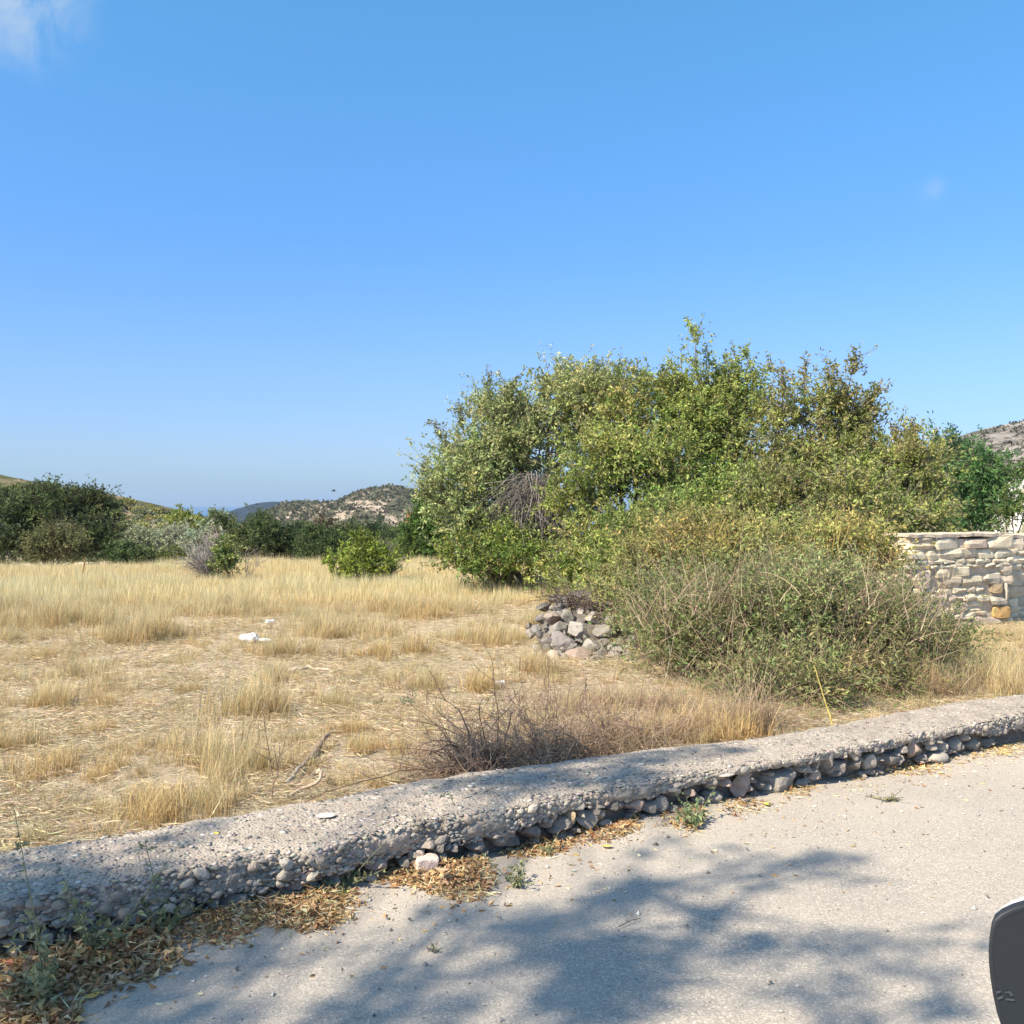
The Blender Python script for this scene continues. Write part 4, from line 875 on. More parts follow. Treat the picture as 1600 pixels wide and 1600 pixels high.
# ------------------------------------------------------------------ heap of stones in the field
hp_ = empty('stone_heap', gb(900, 1035, 10.1), 'heap of grey and pinkish boulders in front of the thicket', 'stone heap'); B = np.array(hp_.location)
HS = [(905, 1025, 62, 30, 10.3, PINK), (865, 1028, 36, 26, 10.3, (.60, .47, .40)), (880, 1005, 60, 36, 10.7, (.40, .36, .34)), (925, 1012, 50, 30, 10.6, LGREY), (855, 1008, 34, 24, 10.7, (.38, .35, .33)), (868, 985, 48, 28, 11, LGREY), (905, 985, 50, 32, 10.9, (.42, .39, .35)), (945, 990, 44, 26, 10.9, LGREY),
      (862, 965, 34, 24, 11.3, (.44, .36, .31)), (890, 966, 40, 26, 11.3, LGREY), (925, 968, 40, 26, 11.3, (.44, .39, .34)), (955, 970, 36, 22, 11.3, LGREY), (850, 948, 34, 18, 11.8, DARK), (878, 946, 38, 18, 11.8, GREY), (908, 948, 34, 18, 11.8, DARK), (938, 950, 36, 18, 11.8, GREY), (962, 953, 24, 16, 11.8, DARK),
      (830, 990, 26, 18, 11.3, LGREY), (826, 978, 16, 12, 11.6, (.44, .41, .36)), (968, 1005, 30, 22, 10.7, GREY), (935, 1030, 34, 18, 10.2, LGREY), (895, 1040, 40, 16, 10.1, (.46, .38, .33)), (980, 985, 30, 22, 11, DARK), (990, 1000, 30, 22, 10.9, GREY), (846, 966, 22, 20, 11.5, GREY), (912, 930, 60, 14, 12.2, DARK), (870, 935, 40, 12, 12.2, DARK)]
for i, (px, py, wp, hpx, Yv, c) in enumerate(HS):
    Yv -= 1.1; hpx *= .80; wp *= .70
    q = np.array(P(px, py, Yv)); sx = wp*Yv/F*.58; sz = hpx*Yv/F*.62
    link('boulder', ROCK[(i*5) % 12], hp_, q-B+np.array([0, sx*.3, 0]), (random.uniform(-.3, .3), random.uniform(-.3, .3), random.uniform(0, 6)), (sx, sx*.9, sz), tuple(np.array(c)*random.uniform(.55, .85)))
for i in range(120):
    px = random.uniform(836, 988); py = random.uniform(938, 1038); Yv = np.interp(py, [938, 1038], [10.75, 9.1]); q = np.array(P(px, py, Yv)); sx = random.uniform(.03, .085)
    link('boulder', ROCK[i % 12], hp_, q-B+np.array([0, .05, 0]), (random.uniform(-.5, .5), random.uniform(-.5, .5), random.uniform(0, 6)), (sx, sx*.8, sx*.62), tuple(np.array(random.choice([(.36, .33, .30), (.42, .37, .33), (.28, .26, .24)]))*random.uniform(.5, .85)))
# earth core
v, f = ICO3; a = Acc(); v2 = v*np.array([.44, .6, .38])*(1+.12*fbm(v*2, 3, 4)[:, None]); v2[:, 2] *= .85
a.add(v2+np.array(P(905, 1000, 10.6))-B, f, (.16, .14, .12)); a.build('earth_core', M_bark, hp_, smooth=True)

# ------------------------------------------------------------------ field wall of stacked limestone at the right
def drystone(name, label, x0, y0, x1, y1, zt, thick, seed, specials=(), zb=None, cap=True, tone=1.0, top_var=0.0):
    r = random.Random(seed); p0 = Vector((x0, y0, 0)); p1 = Vector((x1, y1, 0)); d = (p1-p0).normalized(); nrm = Vector((d.y, -d.x, 0)); Ln = (p1-p0).length
    zb = float(gz((x0+x1)/2, (y0+y1)/2))-.05 if zb is None else zb
    root = empty(name, (x0, y0, zb), label, 'wall'); yaw = math.atan2(d.y, d.x)
    # mortar and earth core
    a = Acc(); hx = Ln-.10; zc_ = zt-zb-.06
    nx2, nz2 = max(int(hx/.08), 2), 12
    gx, gz_ = np.meshgrid(np.linspace(.05, .05+hx, nx2), np.linspace(0, zc_, nz2), indexing='ij')
    def sheet(off): 
        V_ = np.stack([d.x*gx+nrm.x*off, d.y*gx+nrm.y*off, gz_], -1); V_ = V_+np.array(nrm)*(.012*fbm(V_*9, 2, seed))[..., None]; return V_
    Vf = sheet(-.028); Vk = sheet(-thick+.06); id_ = np.arange(nx2*nz2).reshape(nx2, nz2)
    qd = np.stack([id_[:-1, :-1], id_[1:, :-1], id_[1:, 1:], id_[:-1, 1:]], -1).reshape(-1, 4)
    a.add(Vf.reshape(-1, 3), qd, (1, 1, 1)); a.add(Vk.reshape(-1, 3), qd[:, ::-1], (1, 1, 1))
    for e0, e1 in ((Vf[:, -1], Vk[:, -1]), (Vf[0], Vk[0]), (Vf[-1], Vk[-1])):
        m_ = len(e0); VV = np.concatenate([e0, e1]); ii = np.arange(m_-1); a.add(VV, np.stack([ii, ii+1, ii+1+m_, ii+m_], 1), (1, 1, 1))
    a.build('mortar_core', M_mortar, root)
    cols = [(.78, .66, .54), (.74, .64, .52), (.66, .58, .48), (.80, .67, .57), (.60, .54, .46), (.76, .63, .53), (.72, .65, .55)]
    def place(s, off, z, w_, h_, dp, col, ry=None):
        q = d*s+nrm*off+Vector((0, 0, z)); link('stone', r.choice(BLK), root, q, (r.uniform(-.06, .06), ry if ry is not None else r.uniform(-.07, .07), yaw+r.uniform(-.08, .08)), (w_/2, dp/2, h_/2), tuple(np.array(col)*np.array([.95, .97, .88])*tone*r.uniform(.80, 1.08)))
    for side in (0, 1):
        off = -.09 if side == 0 else -thick+.07
        if side == 1 and thick > 3: continue
        z = 0.0
        zlim = zt-zb-(.03 if cap else 0)
        while z < zlim-.03:
            h = min(r.choice([.045, .055, .065, .075, .09, .11, .13]), zlim-z); h = h if zlim-z-h > .045 else zlim-z
            s = -.01
            while s < Ln-.03:
                w_ = r.uniform(.9, 2.8)*h+r.uniform(.03, .09)
                if Ln-s-w_ < .09: w_ = Ln-s
                hh = h
                zz = z
                sp_ = next((q_ for q_ in specials if side == 0 and abs(q_[0]-(s+w_/2)) < (q_[2]+w_)/2*.8 and abs(q_[1]-(zz+hh/2)) < (q_[3]+hh)/2*.75), None)
                if not sp_ and not (top_var and z > zlim*.6 and r.random() < top_var):
                    if hh > .12 and r.random() < .3:       # two thin ones on top of each other
                        k2 = r.uniform(.4, .6)
                        place(s+w_/2, off+r.uniform(-.012, .012), zz+hh*k2/2, w_*1.02, hh*k2*1.03, .19, r.choice(cols)); place(s+w_/2, off+r.uniform(-.012, .012), zz+hh*(k2+(1-k2)/2), w_*1.0, hh*(1-k2)*1.03, .19, r.choice(cols))
                    else: place(s+w_/2+r.uniform(-.005, .005), off+r.uniform(-.008, .008), zz+hh/2+r.uniform(-.004, .004), w_*1.12, hh*r.uniform(1.10, 1.25), .21, r.choice(cols))
                s += w_
            z += h
    for (s_, z_, w_, h_, col) in specials: place(s_, -.085, z_, w_, h_, .24, col, 0)
    if cap:
        nxc = int(Ln/.03); gx2, gy2 = np.meshgrid(np.linspace(0, Ln, nxc), np.linspace(.0, -thick, 12), indexing='ij')
        V_ = np.stack([d.x*gx2+nrm.x*gy2, d.y*gx2+nrm.y*gy2, 0*gx2+zt-zb], -1); V_[..., 2] += .007*fbm(V_*8, 3, seed)
        e_ = .012*fbm(np.stack([gx2[:, 0]*8, gx2[:, 0]*0, gx2[:, 0]*0], -1), 3, seed+1)
        V_[:, 0] += np.array(nrm)*e_[:, None]; bot = V_[:, 0].copy(); bot[:, 2] -= .035; bot2 = V_[:, -1].copy(); bot2[:, 2] -= .035
        V_ = np.concatenate([bot[:, None], V_, bot2[:, None]], 1); id_ = np.arange(V_.shape[0]*V_.shape[1]).reshape(V_.shape[:2])
        a = Acc(); a.add(V_.reshape(-1, 3), np.stack([id_[:-1, :-1], id_[1:, :-1], id_[1:, 1:], id_[:-1, 1:]], -1).reshape(-1, 4), (1, 1, 1))
        for e in (0, -1): a.add(V_[e], [list(range(V_.shape[1]))], (1, 1, 1))
        a.build('mortar_cap', M_mortar, root, smooth=False)
    return root
m, nt, o = mat_new('lime_mortar'); k = NT(nt); g = k.n('ShaderNodeNewGeometry')
k.bsdf(o, k.ramp(k.noise(g.outputs['Position'], 12, 6, .7), [(.3, (.42, .34, .26)), (.55, (.60, .51, .40)), (.75, (.72, .63, .52))]), .95, k.bump(k.noise(g.outputs['Position'], 30, 6, .7), .8, .02), .1); M_mortar = m
pF0 = P(1420, 970, 11.3); pF1 = P(1583, 970, 11.9)
zF = P(1500, 834, 11.6).z
def sp_at(px, py, wp, hp, c):
    d = Vector((pF1.x-pF0.x, pF1.y-pF0.y, 0)); r_ = (px-800)/F; t = (pF0.x-r_*pF0.y)/(r_*d.y-d.x); Yq = pF0.y+d.y*t
    return (t*d.length, CAM_Z-(py-HZ)/F*Yq-(float(gz((pF0.x+pF1.x)/2, (pF0.y+pF1.y)/2))-.05), wp*Yq/F, hp*Yq/F, c)
drystone('stone_wall', 'sunlit wall of stacked pale pinkish limestone with an orange stone at its right corner', pF0.x, pF0.y, pF1.x, pF1.y, zF, .55, 5,
         [sp_at(1565, 957, 34, 20, (.60, .38, .18)), sp_at(1557, 919, 22, 17, (.58, .44, .31)), sp_at(1573, 925, 14, 28, (.46, .42, .38)), sp_at(1562, 938, 40, 14, (.5, .45, .4)), sp_at(1545, 973, 70, 22, (.56, .46, .42)), sp_at(1440, 905, 32, 34, (.60, .48, .44)), sp_at(1442, 945, 36, 34, (.34, .33, .31)), sp_at(1550, 903, 30, 20, (.44, .40, .37)), sp_at(1525, 850, 44, 16, (.60, .48, .42))])
pR0 = P(1578, 970, 12.25); pR1 = (8.6, 13.6)
drystone('stone_wall', 'continuation of the stacked stone wall set back beyond the corner, at the right edge', pR0.x, pR0.y, pR1[0], pR1[1], P(1600, 836, 12.35).z, .5, 9)
pL0 = P(1290, 930, 14.4); pL1 = P(1424, 930, 13.6)
drystone('broken_wall', 'low broken stone wall half hidden behind the bushes, left of the sunlit wall', pL0.x, pL0.y, pL1.x, pL1.y, P(1390, 876, 14).z, .5, 13, cap=False, top_var=.5, tone=.95)
# rubble at the foot
for i, (px, py, wp, hp, lb) in enumerate([(1455, 968, 26, 14, 'pale rubble stone at the left foot of the sunlit wall'), (1500, 985, 30, 12, 'flat pale stone below the middle of the sunlit wall'), (1478, 960, 20, 20, 'grey rubble stone leaning on the sunlit wall')]):
    q = P(px, py, 11.0); o = link('stone', ROCK[i], None, q, (0, 0, i), (wp*11/F*.5, wp*11/F*.4, hp*11/F*.6), (.50, .44, .38)); tag(o, lb, 'stone')

# pale rubble bank and the cable beyond the wall
m, nt, o = mat_new('white_limestone_rubble'); k = NT(nt); g = k.n('ShaderNodeNewGeometry'); v = k.n('ShaderNodeTexVoronoi'); v.inputs['Scale'].default_value = 1.6; k.l(g.outputs['Position'], v.inputs['Vector'])
k.bsdf(o, k.mix(k.val(k.noise(g.outputs['Position'], .9, 6, .7), .52, .60), k.ramp(k.noise(g.outputs['Position'], 2.5, 6, .7), [(.3, (.42, .38, .33)), (.5, (.70, .67, .62)), (.7, (.80, .77, .72))]), (.20, .20, .12)), .95, k.bump(v.outputs['Distance'], .8, .4), .1); M_white = m
nxk, nyk = 90, 50; gx, gy = np.meshgrid(np.linspace(0, 1, nxk), np.linspace(0, 1, nyk), indexing='ij')
Xb = 22+gx*34; Yb = 50+gy*14; zt_ = CAM_Z-((np.interp(gx, [0, .08, .16, .24, 1], [850, 815, 765, 748, 742]))-HZ)/F*60
Zb = -4+(zt_+4)*np.sin(np.clip(gy*1.25, 0, 1)*np.pi/2)-(gy > .8)*(gy-.8)*6+.28*fbm(np.stack([Xb*.8, Yb*.8, Xb*0], -1), 5, 15, .6)
id_ = np.arange(nxk*nyk).reshape(nxk, nyk); a = Acc(); a.add(np.stack([Xb, Yb, Zb], -1).reshape(-1, 3), np.stack([id_[:-1, :-1], id_[1:, :-1], id_[1:, 1:], id_[:-1, 1:]], -1).reshape(-1, 4), (1, 1, 1))
tag(a.build('rubble_bank', M_white), 'white limestone rubble bank behind the stone wall at the right edge', kind='structure')
a = Acc(); t = np.linspace(0, 1, 20)[:, None]; pth = np.array([P(1440, 712, 40)])*(1-t)+np.array([P(1800, 700, 44)])*t; pth[:, 2] -= (np.sin(t[:, 0]*np.pi)*.35); tubes(a, pth[None], np.full((1, 20), .016), (.05, .05, .05), 5)
tag(a.build('overhead_cable', M_bark), 'thin dark cable crossing in front of the stony grey hill', 'cable')
# terracotta roofed house glimpsed at the left end of the thicket
hx_, hy_ = (703-800)/F*70, 70
m, nt, o = mat_new('pale_plaster'); NT(nt).bsdf(o, (.6, .56, .5), .9); M_pl = m
m, nt, o = mat_new('terracotta_tiles'); k = NT(nt); g = k.n('ShaderNodeNewGeometry'); k.bsdf(o, k.ramp(k.noise(g.outputs['Position'], 3, 3), [(.3, (.35, .13, .07)), (.7, (.5, .21, .12))]), .9); M_rf = m
hs = empty('house', (hx_, hy_, -3.0), 'little house with a terracotta roof glimpsed between the green tree and the thicket', 'house')
a = Acc(); bw, bd, bh = 2.6, 3, 2.85
a.add([(-bw, -bd, 0), (bw, -bd, 0), (bw, bd, 0), (-bw, bd, 0), (-bw, -bd, bh), (bw, -bd, bh), (bw, bd, bh), (-bw, bd, bh)], [[0, 1, 5, 4], [1, 2, 6, 5], [2, 3, 7, 6], [3, 0, 4, 7]], (1, 1, 1)); a.build('wall', M_pl, hs)
a = Acc(); a.add([(-bw-.3, -bd-.3, bh-.1), (bw+.3, -bd-.3, bh-.1), (bw+.3, bd+.3, bh-.1), (-bw-.3, bd+.3, bh-.1), (-bw-.3, 0, bh+.9), (bw+.3, 0, bh+.9)], [[0, 1, 5, 4], [2, 3, 4, 5]], (1, 1, 1)); a.add([(-bw-.3, -bd-.3, bh-.1), (-bw-.3, 0, bh+.9), (-bw-.3, bd+.3, bh-.1)], [[0, 1, 2]], (1, 1, 1)); a.build('roof', M_rf, hs)
# dead snag on the treeline and a distant bird
a = Acc()
for (p0, p1, r_) in [((558, 835), (556, 790), .05), ((557, 805), (562, 797), .03), ((557, 812), (551, 800), .03), ((540, 835), (541, 800), .035)]:
    A_ = np.array(P(p0[0], p0[1], 60)); B_ = np.array(P(p1[0], p1[1], 60)); t = np.linspace(0, 1, 5)[:, None]; tubes(a, (A_*(1-t)+B_*t)[None], (r_*(1.2-t[:, 0]))[None], (.12, .10, .09), 5)
tag(a.build('dead_tree', M_bark), 'thin bare snag standing above the treeline against the rocky hill', 'dead tree')
bp = P(521, 767, 90); a = Acc(); v, f = ICO1; a.add(v*np.array([.22, .07, .06]), f, (.05, .05, .05)); a.add([(-.02, 0, .03), (.12, 0, .03), (.0, .42, .14), (-.06, .36, .14), (.0, -.42, .14), (-.06, -.36, .14)], [[0, 1, 2, 3], [1, 0, 5, 4]], (.05, .05, .05)); a.add([(.3, 0, 0), (.2, .03, .02), (.2, -.03, .02), (-.32, .06, 0), (-.32, -.06, 0), (-.15, 0, .02)], [[0, 1, 2], [3, 4, 5]], (.05, .05, .05))
o = a.build('bird', M_bark, loc=bp); o.rotation_euler = (0, .1, .5); tag(o, 'tiny dark bird flying over the saddle of the rocky hill', 'bird')

# ------------------------------------------------------------------ grass
ST_R = np.array([.34, .22, .09]); 
def tuft_mesh(n, h, lean, wd, croots, ctips, rad_=.06, seed=2, seg=2, heads=0):
    a = Acc(); an_ = RNG.uniform(0, 6.28, n); rr = rad_*np.sqrt(RNG.uniform(0, 1, n)); b = np.stack([np.cos(an_)*rr, np.sin(an_)*rr, np.full(n, -.01)], 1)
    hh = h*RNG.uniform(.45, 1.1, n); blades(a, b, hh, RNG.uniform(.05, 1, n)*lean, wd*RNG.uniform(.7, 1.3, n), pal(croots, n, .15), pal(ctips, n, .15), seg)
    return a.mesh('grass_tuft', M_grass)
def litter_mesh(n, half, cols, seed=1, lmin=.015, lmax=.085, wd=.0014):
    a = Acc(); b = np.stack([RNG.uniform(-half, half, n), RNG.uniform(-half, half, n), RNG.uniform(.0, .02, n)], 1)
    an_ = RNG.uniform(0, 6.28, n); ax = np.stack([np.cos(an_), np.sin(an_), RNG.normal(0, .13, n)], 1)
    leaves(a, b, ax, RNG.uniform(lmin, lmax, n), wd, pal(cols, n, .2), fold=.5, curl=.05); return a.mesh('straw_litter', M_grass)
GOLD = [(.70, .57, .30), (.74, .62, .35), (.64, .52, .26)]; PALE = [(.72, .66, .44), (.67, .62, .39), (.78, .71, .50)]; GRN = [(.57, .57, .33), (.62, .61, .36), (.65, .62, .38)]
ROOT = [(.42, .29, .13), (.50, .36, .17), (.36, .23, .10)]; BRN = [(.40, .25, .10), (.46, .30, .13), (.36, .22, .09)]
protos_g = []
def proto(me_, nm):
    o = bpy.data.objects.new(nm, me_); protos_g.append(o); return o
T_up = [tuft_mesh(46, .34, .55, .0042, ROOT, GRN+PALE, .10, i) for i in range(3)]+[tuft_mesh(46, .34, .6, .0042, ROOT, PALE+GOLD, .10, i) for i in range(3)]
T_brn = [tuft_mesh(60, .20, .8, .0040, BRN, GOLD, .09, i) for i in range(2)]
T_far = [tuft_mesh(34, .36, .45, .008, GOLD, PALE+GRN, .16, i, 1) for i in range(2)]+[tuft_mesh(34, .36, .45, .008, GOLD, GOLD+PALE, .16, i, 1) for i in range(2)]
T_near = [tuft_mesh(90, .26, .75, .0030, ROOT, PALE+GOLD, .09, i) for i in range(2)]
LIT = [litter_mesh(430, .30, [(.74, .66, .50), (.68, .58, .42), (.78, .71, .56), (.60, .50, .33), (.66, .55, .34), (.30, .22, .13), (.44, .34, .21)], i) for i in range(4)]

def gn_scatter(name, label, meshes, pts, idx_, yaw, scl, tilt=None):
    """one mesh of points whose geometry nodes put a tuft on each point"""
    col = bpy.data.collections.new(name+'_shapes')
    for i, me_ in enumerate(meshes):
        o = bpy.data.objects.new('%02d_' % i+me_.name, me_); col.objects.link(o)
    me_ = bpy.data.meshes.new(name); me_.from_pydata([tuple(p) for p in pts], [], [])
    n = len(pts)
    at = me_.attributes.new('pick', 'INT', 'POINT'); at.data.foreach_set('value', np.asarray(idx_, np.int32))
    at = me_.attributes.new('turn', 'FLOAT_VECTOR', 'POINT'); R_ = np.zeros((n, 3), np.float32); R_[:, 2] = yaw
    if tilt is not None: R_[:, :2] = tilt
    at.data.foreach_set('vector', R_.ravel())
    at = me_.attributes.new('size', 'FLOAT_VECTOR', 'POINT'); at.data.foreach_set('vector', np.asarray(scl, np.float32).ravel())
    ob = bpy.data.objects.new(name, me_); C.objects.link(ob); tag(ob, label, kind='stuff')
    ng_ = bpy.data.node_groups.new(name, 'GeometryNodeTree')
    ng_.interface.new_socket('Geometry', in_out='INPUT', socket_type='NodeSocketGeometry'); ng_.interface.new_socket('Geometry', in_out='OUTPUT', socket_type='NodeSocketGeometry')
    N = ng_.nodes; gi = N.new('NodeGroupInput'); go = N.new('NodeGroupOutput'); ip = N.new('GeometryNodeInstanceOnPoints'); ci = N.new('GeometryNodeCollectionInfo')
    ci.inputs['Collection'].default_value = col; ci.inputs['Separate Children'].default_value = True; ci.inputs['Reset Children'].default_value = True
    def na_(nm, ty): x = N.new('GeometryNodeInputNamedAttribute'); x.data_type = ty; x.inputs['Name'].default_value = nm; return x.outputs['Attribute']
    Lk = ng_.links; Lk.new(gi.outputs[0], ip.inputs['Points']); Lk.new(ci.outputs[0], ip.inputs['Instance']); ip.inputs['Pick Instance'].default_value = True
    Lk.new(na_('pick', 'INT'), ip.inputs['Instance Index']); Lk.new(na_('turn', 'FLOAT_VECTOR'), ip.inputs['Rotation']); Lk.new(na_('size', 'FLOAT_VECTOR'), ip.inputs['Scale'])
    Lk.new(ip.outputs[0], go.inputs[0]); md = ob.modifiers.new('scatter', 'NODES'); md.node_group = ng_; return ob

def field_pts(n, y0, y1, pw=1.0, mx=.62):
    Yv = (RNG.uniform(0, 1, n)*(y1**(pw+1)-y0**(pw+1))+y0**(pw+1))**(1/(pw+1)); Xv = RNG.uniform(-mx, mx, n)*Yv
    return Xv, Yv
def clear(x, y):
    s = wall_off(x, y); so_ = (np.asarray(x)*DX.x+(np.asarray(y)-4.22)*DX.y); return s > wback(so_)+.06
# tall grass, denser to the back
Xv, Yv = field_pts(30000, 5, 27, .9)
p3 = np.stack([Xv, Yv, 0*Xv], -1)
pxv = Xv/Yv*F+800; rowv = (CAM_Z)*F/Yv+HZ
dens = ss(10.8, 12.4, Yv+1.5*fbm(p3*.55, 3, 51))                       # back of the field
dens = np.where(pxv > 620, ss(12.3, 15, Yv+1.6*fbm(p3*.7, 3, 53))*.9, dens)
dens = np.maximum(dens, .9*ss(.62, .88, fbm(p3*1.25, 2, 57))*ss(5, 7, Yv))*1.0
dens = np.where((pxv > 960) & (Yv < 12), dens*.6+.25, dens)
keep = (RNG.uniform(0, 1, len(Xv)) < dens) & clear(Xv, Yv)
# nothing on the heap or in the stone wall
def near_(px, py, Yc, r_): c_ = P(px, py, Yc); return (np.hypot(Xv-c_.x, Yv-c_.y) < r_)
keep &= ~near_(905, 990, 10.0, .85); keep &= ~(near_(900, 990, 9.2, .62) & (RNG.uniform(0, 1, len(Xv)) < .5))
keep &= ~((pxv > 1415) & (Yv > 11.0) & (Yv < 12.9))
Xk, Yk = Xv[keep], Yv[keep]; n = len(Xk); far_ = Yk > 14.5
sz = (.62+.30*fbm(np.stack([Xk*.8, Yk*.8, Xk*0], -1), 2, 61)+RNG.normal(0, .15, n)).clip(.3, 1.35)*np.where(Yk < 10, .62, 1)
tone = fbm(np.stack([Xk*.4, Yk*.4, Xk*0], -1), 2, 66)+RNG.normal(0, .4, n)+ss(15, 22, Yk)*1.1
pick = np.where(tone > .1, RNG.integers(3, 6, n), RNG.integers(0, 3, n)); pick = np.where(far_, np.where(tone > .2, RNG.integers(8, 10, n), RNG.integers(6, 8, n)), pick)
# hand-placed clumps: px, foot row, width px, height px, kind
CL = [(215, 1000, 110, 58, 'u'), (130, 975, 60, 45, 'u'), (60, 975, 90, 50, 'u'), (30, 1000, 60, 30, 'u'), (105, 1062, 55, 44, 'u'), (45, 1030, 40, 25, 'b'), (295, 1090, 34, 22, 'b'), (400, 1120, 70, 75, 'u'), (420, 1070, 50, 40, 'u'), (515, 1110, 50, 36, 'u'), (655, 1020, 30, 50, 'u'), (665, 1080, 60, 40, 'u'), (440, 1025, 70, 45, 'u'), (500, 990, 60, 40, 'u'),
      (590, 1030, 60, 30, 'b'), (75, 1110, 80, 50, 'u'), (150, 1150, 60, 24, 'b'), (80, 1215, 90, 50, 'b'), (20, 1180, 60, 60, 'u'), (155, 1228, 40, 24, 'b'), (330, 1200, 110, 80, 'u'), (260, 1290, 120, 60, 'b'), (330, 1275, 90, 60, 'u'), (370, 1225, 70, 60, 'u'), (430, 1210, 60, 50, 'u'), (220, 1270, 50, 50, 'b'), (545, 1150, 40, 34, 'b'), (560, 1180, 36, 30, 'b'), (625, 1175, 40, 38, 'b'), (590, 1235, 60, 26, 'b'),
      (750, 1085, 60, 40, 'b'), (700, 955, 50, 26, 'b'), (730, 1000, 60, 40, 'u'), (770, 1005, 60, 46, 'u'), (800, 1000, 50, 40, 'u'), (850, 1060, 60, 50, 'u'), (660, 965, 50, 30, 'b'), (610, 955, 50, 30, 'b'), (480, 1160, 50, 30, 'u'), (230, 1180, 70, 40, 'u'), (100, 1280, 120, 30, 'u'), (150, 1110, 50, 24, 'b'),
      (1100, 1150, 80, 50, 'b'), (1050, 1160, 90, 50, 'b'), (980, 1170, 100, 50, 'b'), (1140, 1160, 60, 60, 'b'),
      (1480, 1090, 70, 50, 'u'), (1530, 1075, 80, 60, 'u'), (1580, 1070, 70, 60, 'u'), (1510, 1040, 80, 50, 'u'), (1570, 1020, 80, 40, 'u'), (1600, 1050, 60, 50, 'u'), (1450, 1085, 50, 70, 'b'), (1380, 945, 60, 40, 'u'), (1400, 960, 60, 40, 'u'), (1360, 955, 50, 34, 'u'), (1440, 1095, 50, 40, 'u'), (1540, 1000, 90, 30, 'u'), (1430, 1000, 90, 50, 'u')]
ex = []; 
for (px, py, wp, hp2, kd) in CL:
    q = GR(px, py, .03); wd_ = wp*q.y/F; hh = hp2*q.y/F; m_ = max(5, int(16*wd_*wd_/.16+9))
    for _ in range(min(m_, 75)):
        x = q.x+random.gauss(0, wd_*.36); y = q.y+random.gauss(wd_*.25, wd_*.4)
        if not bool(clear(x, y)): continue
        base_h = .34 if kd == 'u' else .20
        s_ = hh/base_h*random.uniform(.35, 1.35)
        pk = (random.randint(3, 5) if random.random() < .55 else random.randint(0, 2)) if kd == 'u' else 10+random.randint(0, 1)
        if kd == 'u' and random.random() < .3: pk = 12+random.randint(0, 1); s_ *= 1.2
        w_s = min(max(s_, .5), 1.3); ex.append((x, y, pk, w_s, s_))
ex = np.array(ex)
X_all = np.concatenate([Xk, ex[:, 0]]); Y_all = np.concatenate([Yk, ex[:, 1]]); pk = np.concatenate([pick, ex[:, 2]]).astype(int)
sxy = np.concatenate([sz, ex[:, 3]]); szz = np.concatenate([sz, ex[:, 4]])
n = len(X_all); pts = np.stack([X_all, Y_all, gz(X_all, Y_all)], -1)
gn_scatter('dry_grass', 'tall dry yellow grass standing over the field', T_up+T_far+T_brn+T_near, pts, pk, RNG.uniform(0, 6.28, n), np.stack([sxy, sxy, szz], -1), RNG.normal(0, .10, (n, 2)))
# short stubble everywhere
Xv, Yv = field_pts(9500, 3.5, 22, .6); p3 = np.stack([Xv, Yv, 0*Xv], -1); keep = clear(Xv, Yv) & (RNG.uniform(0, 1, len(Xv)) < .22+.9*ss(-.1, .6, fbm(p3*1.7, 3, 71)))
Xk, Yk = Xv[keep], Yv[keep]; n = len(Xk); s_ = RNG.uniform(.18, .5, n)
gn_scatter('stubble', 'short dry stubble between the grass clumps', T_brn+T_near+T_up, np.stack([Xk, Yk, gz(Xk, Yk)], -1), RNG.integers(0, 10, n), RNG.uniform(0, 6.28, n), np.stack([s_*1.4, s_*1.4, s_], -1), RNG.normal(0, .2, (n, 2)))
# flattened straw
Xv, Yv = field_pts(3000, 3.4, 22, .55, .66); keep = clear(Xv-.0, Yv) ; Xk, Yk = Xv[keep], Yv[keep]; n = len(Xk); s_ = RNG.uniform(.8, 1.5, n)
gn_scatter('straw', 'flattened pale straw lying on the bare soil', LIT, np.stack([Xk, Yk, gz(Xk, Yk)+.004], -1), RNG.integers(0, 4, n), RNG.uniform(0, 6.28, n), np.stack([s_, s_, s_], -1), RNG.normal(0, .03, (n, 2)))

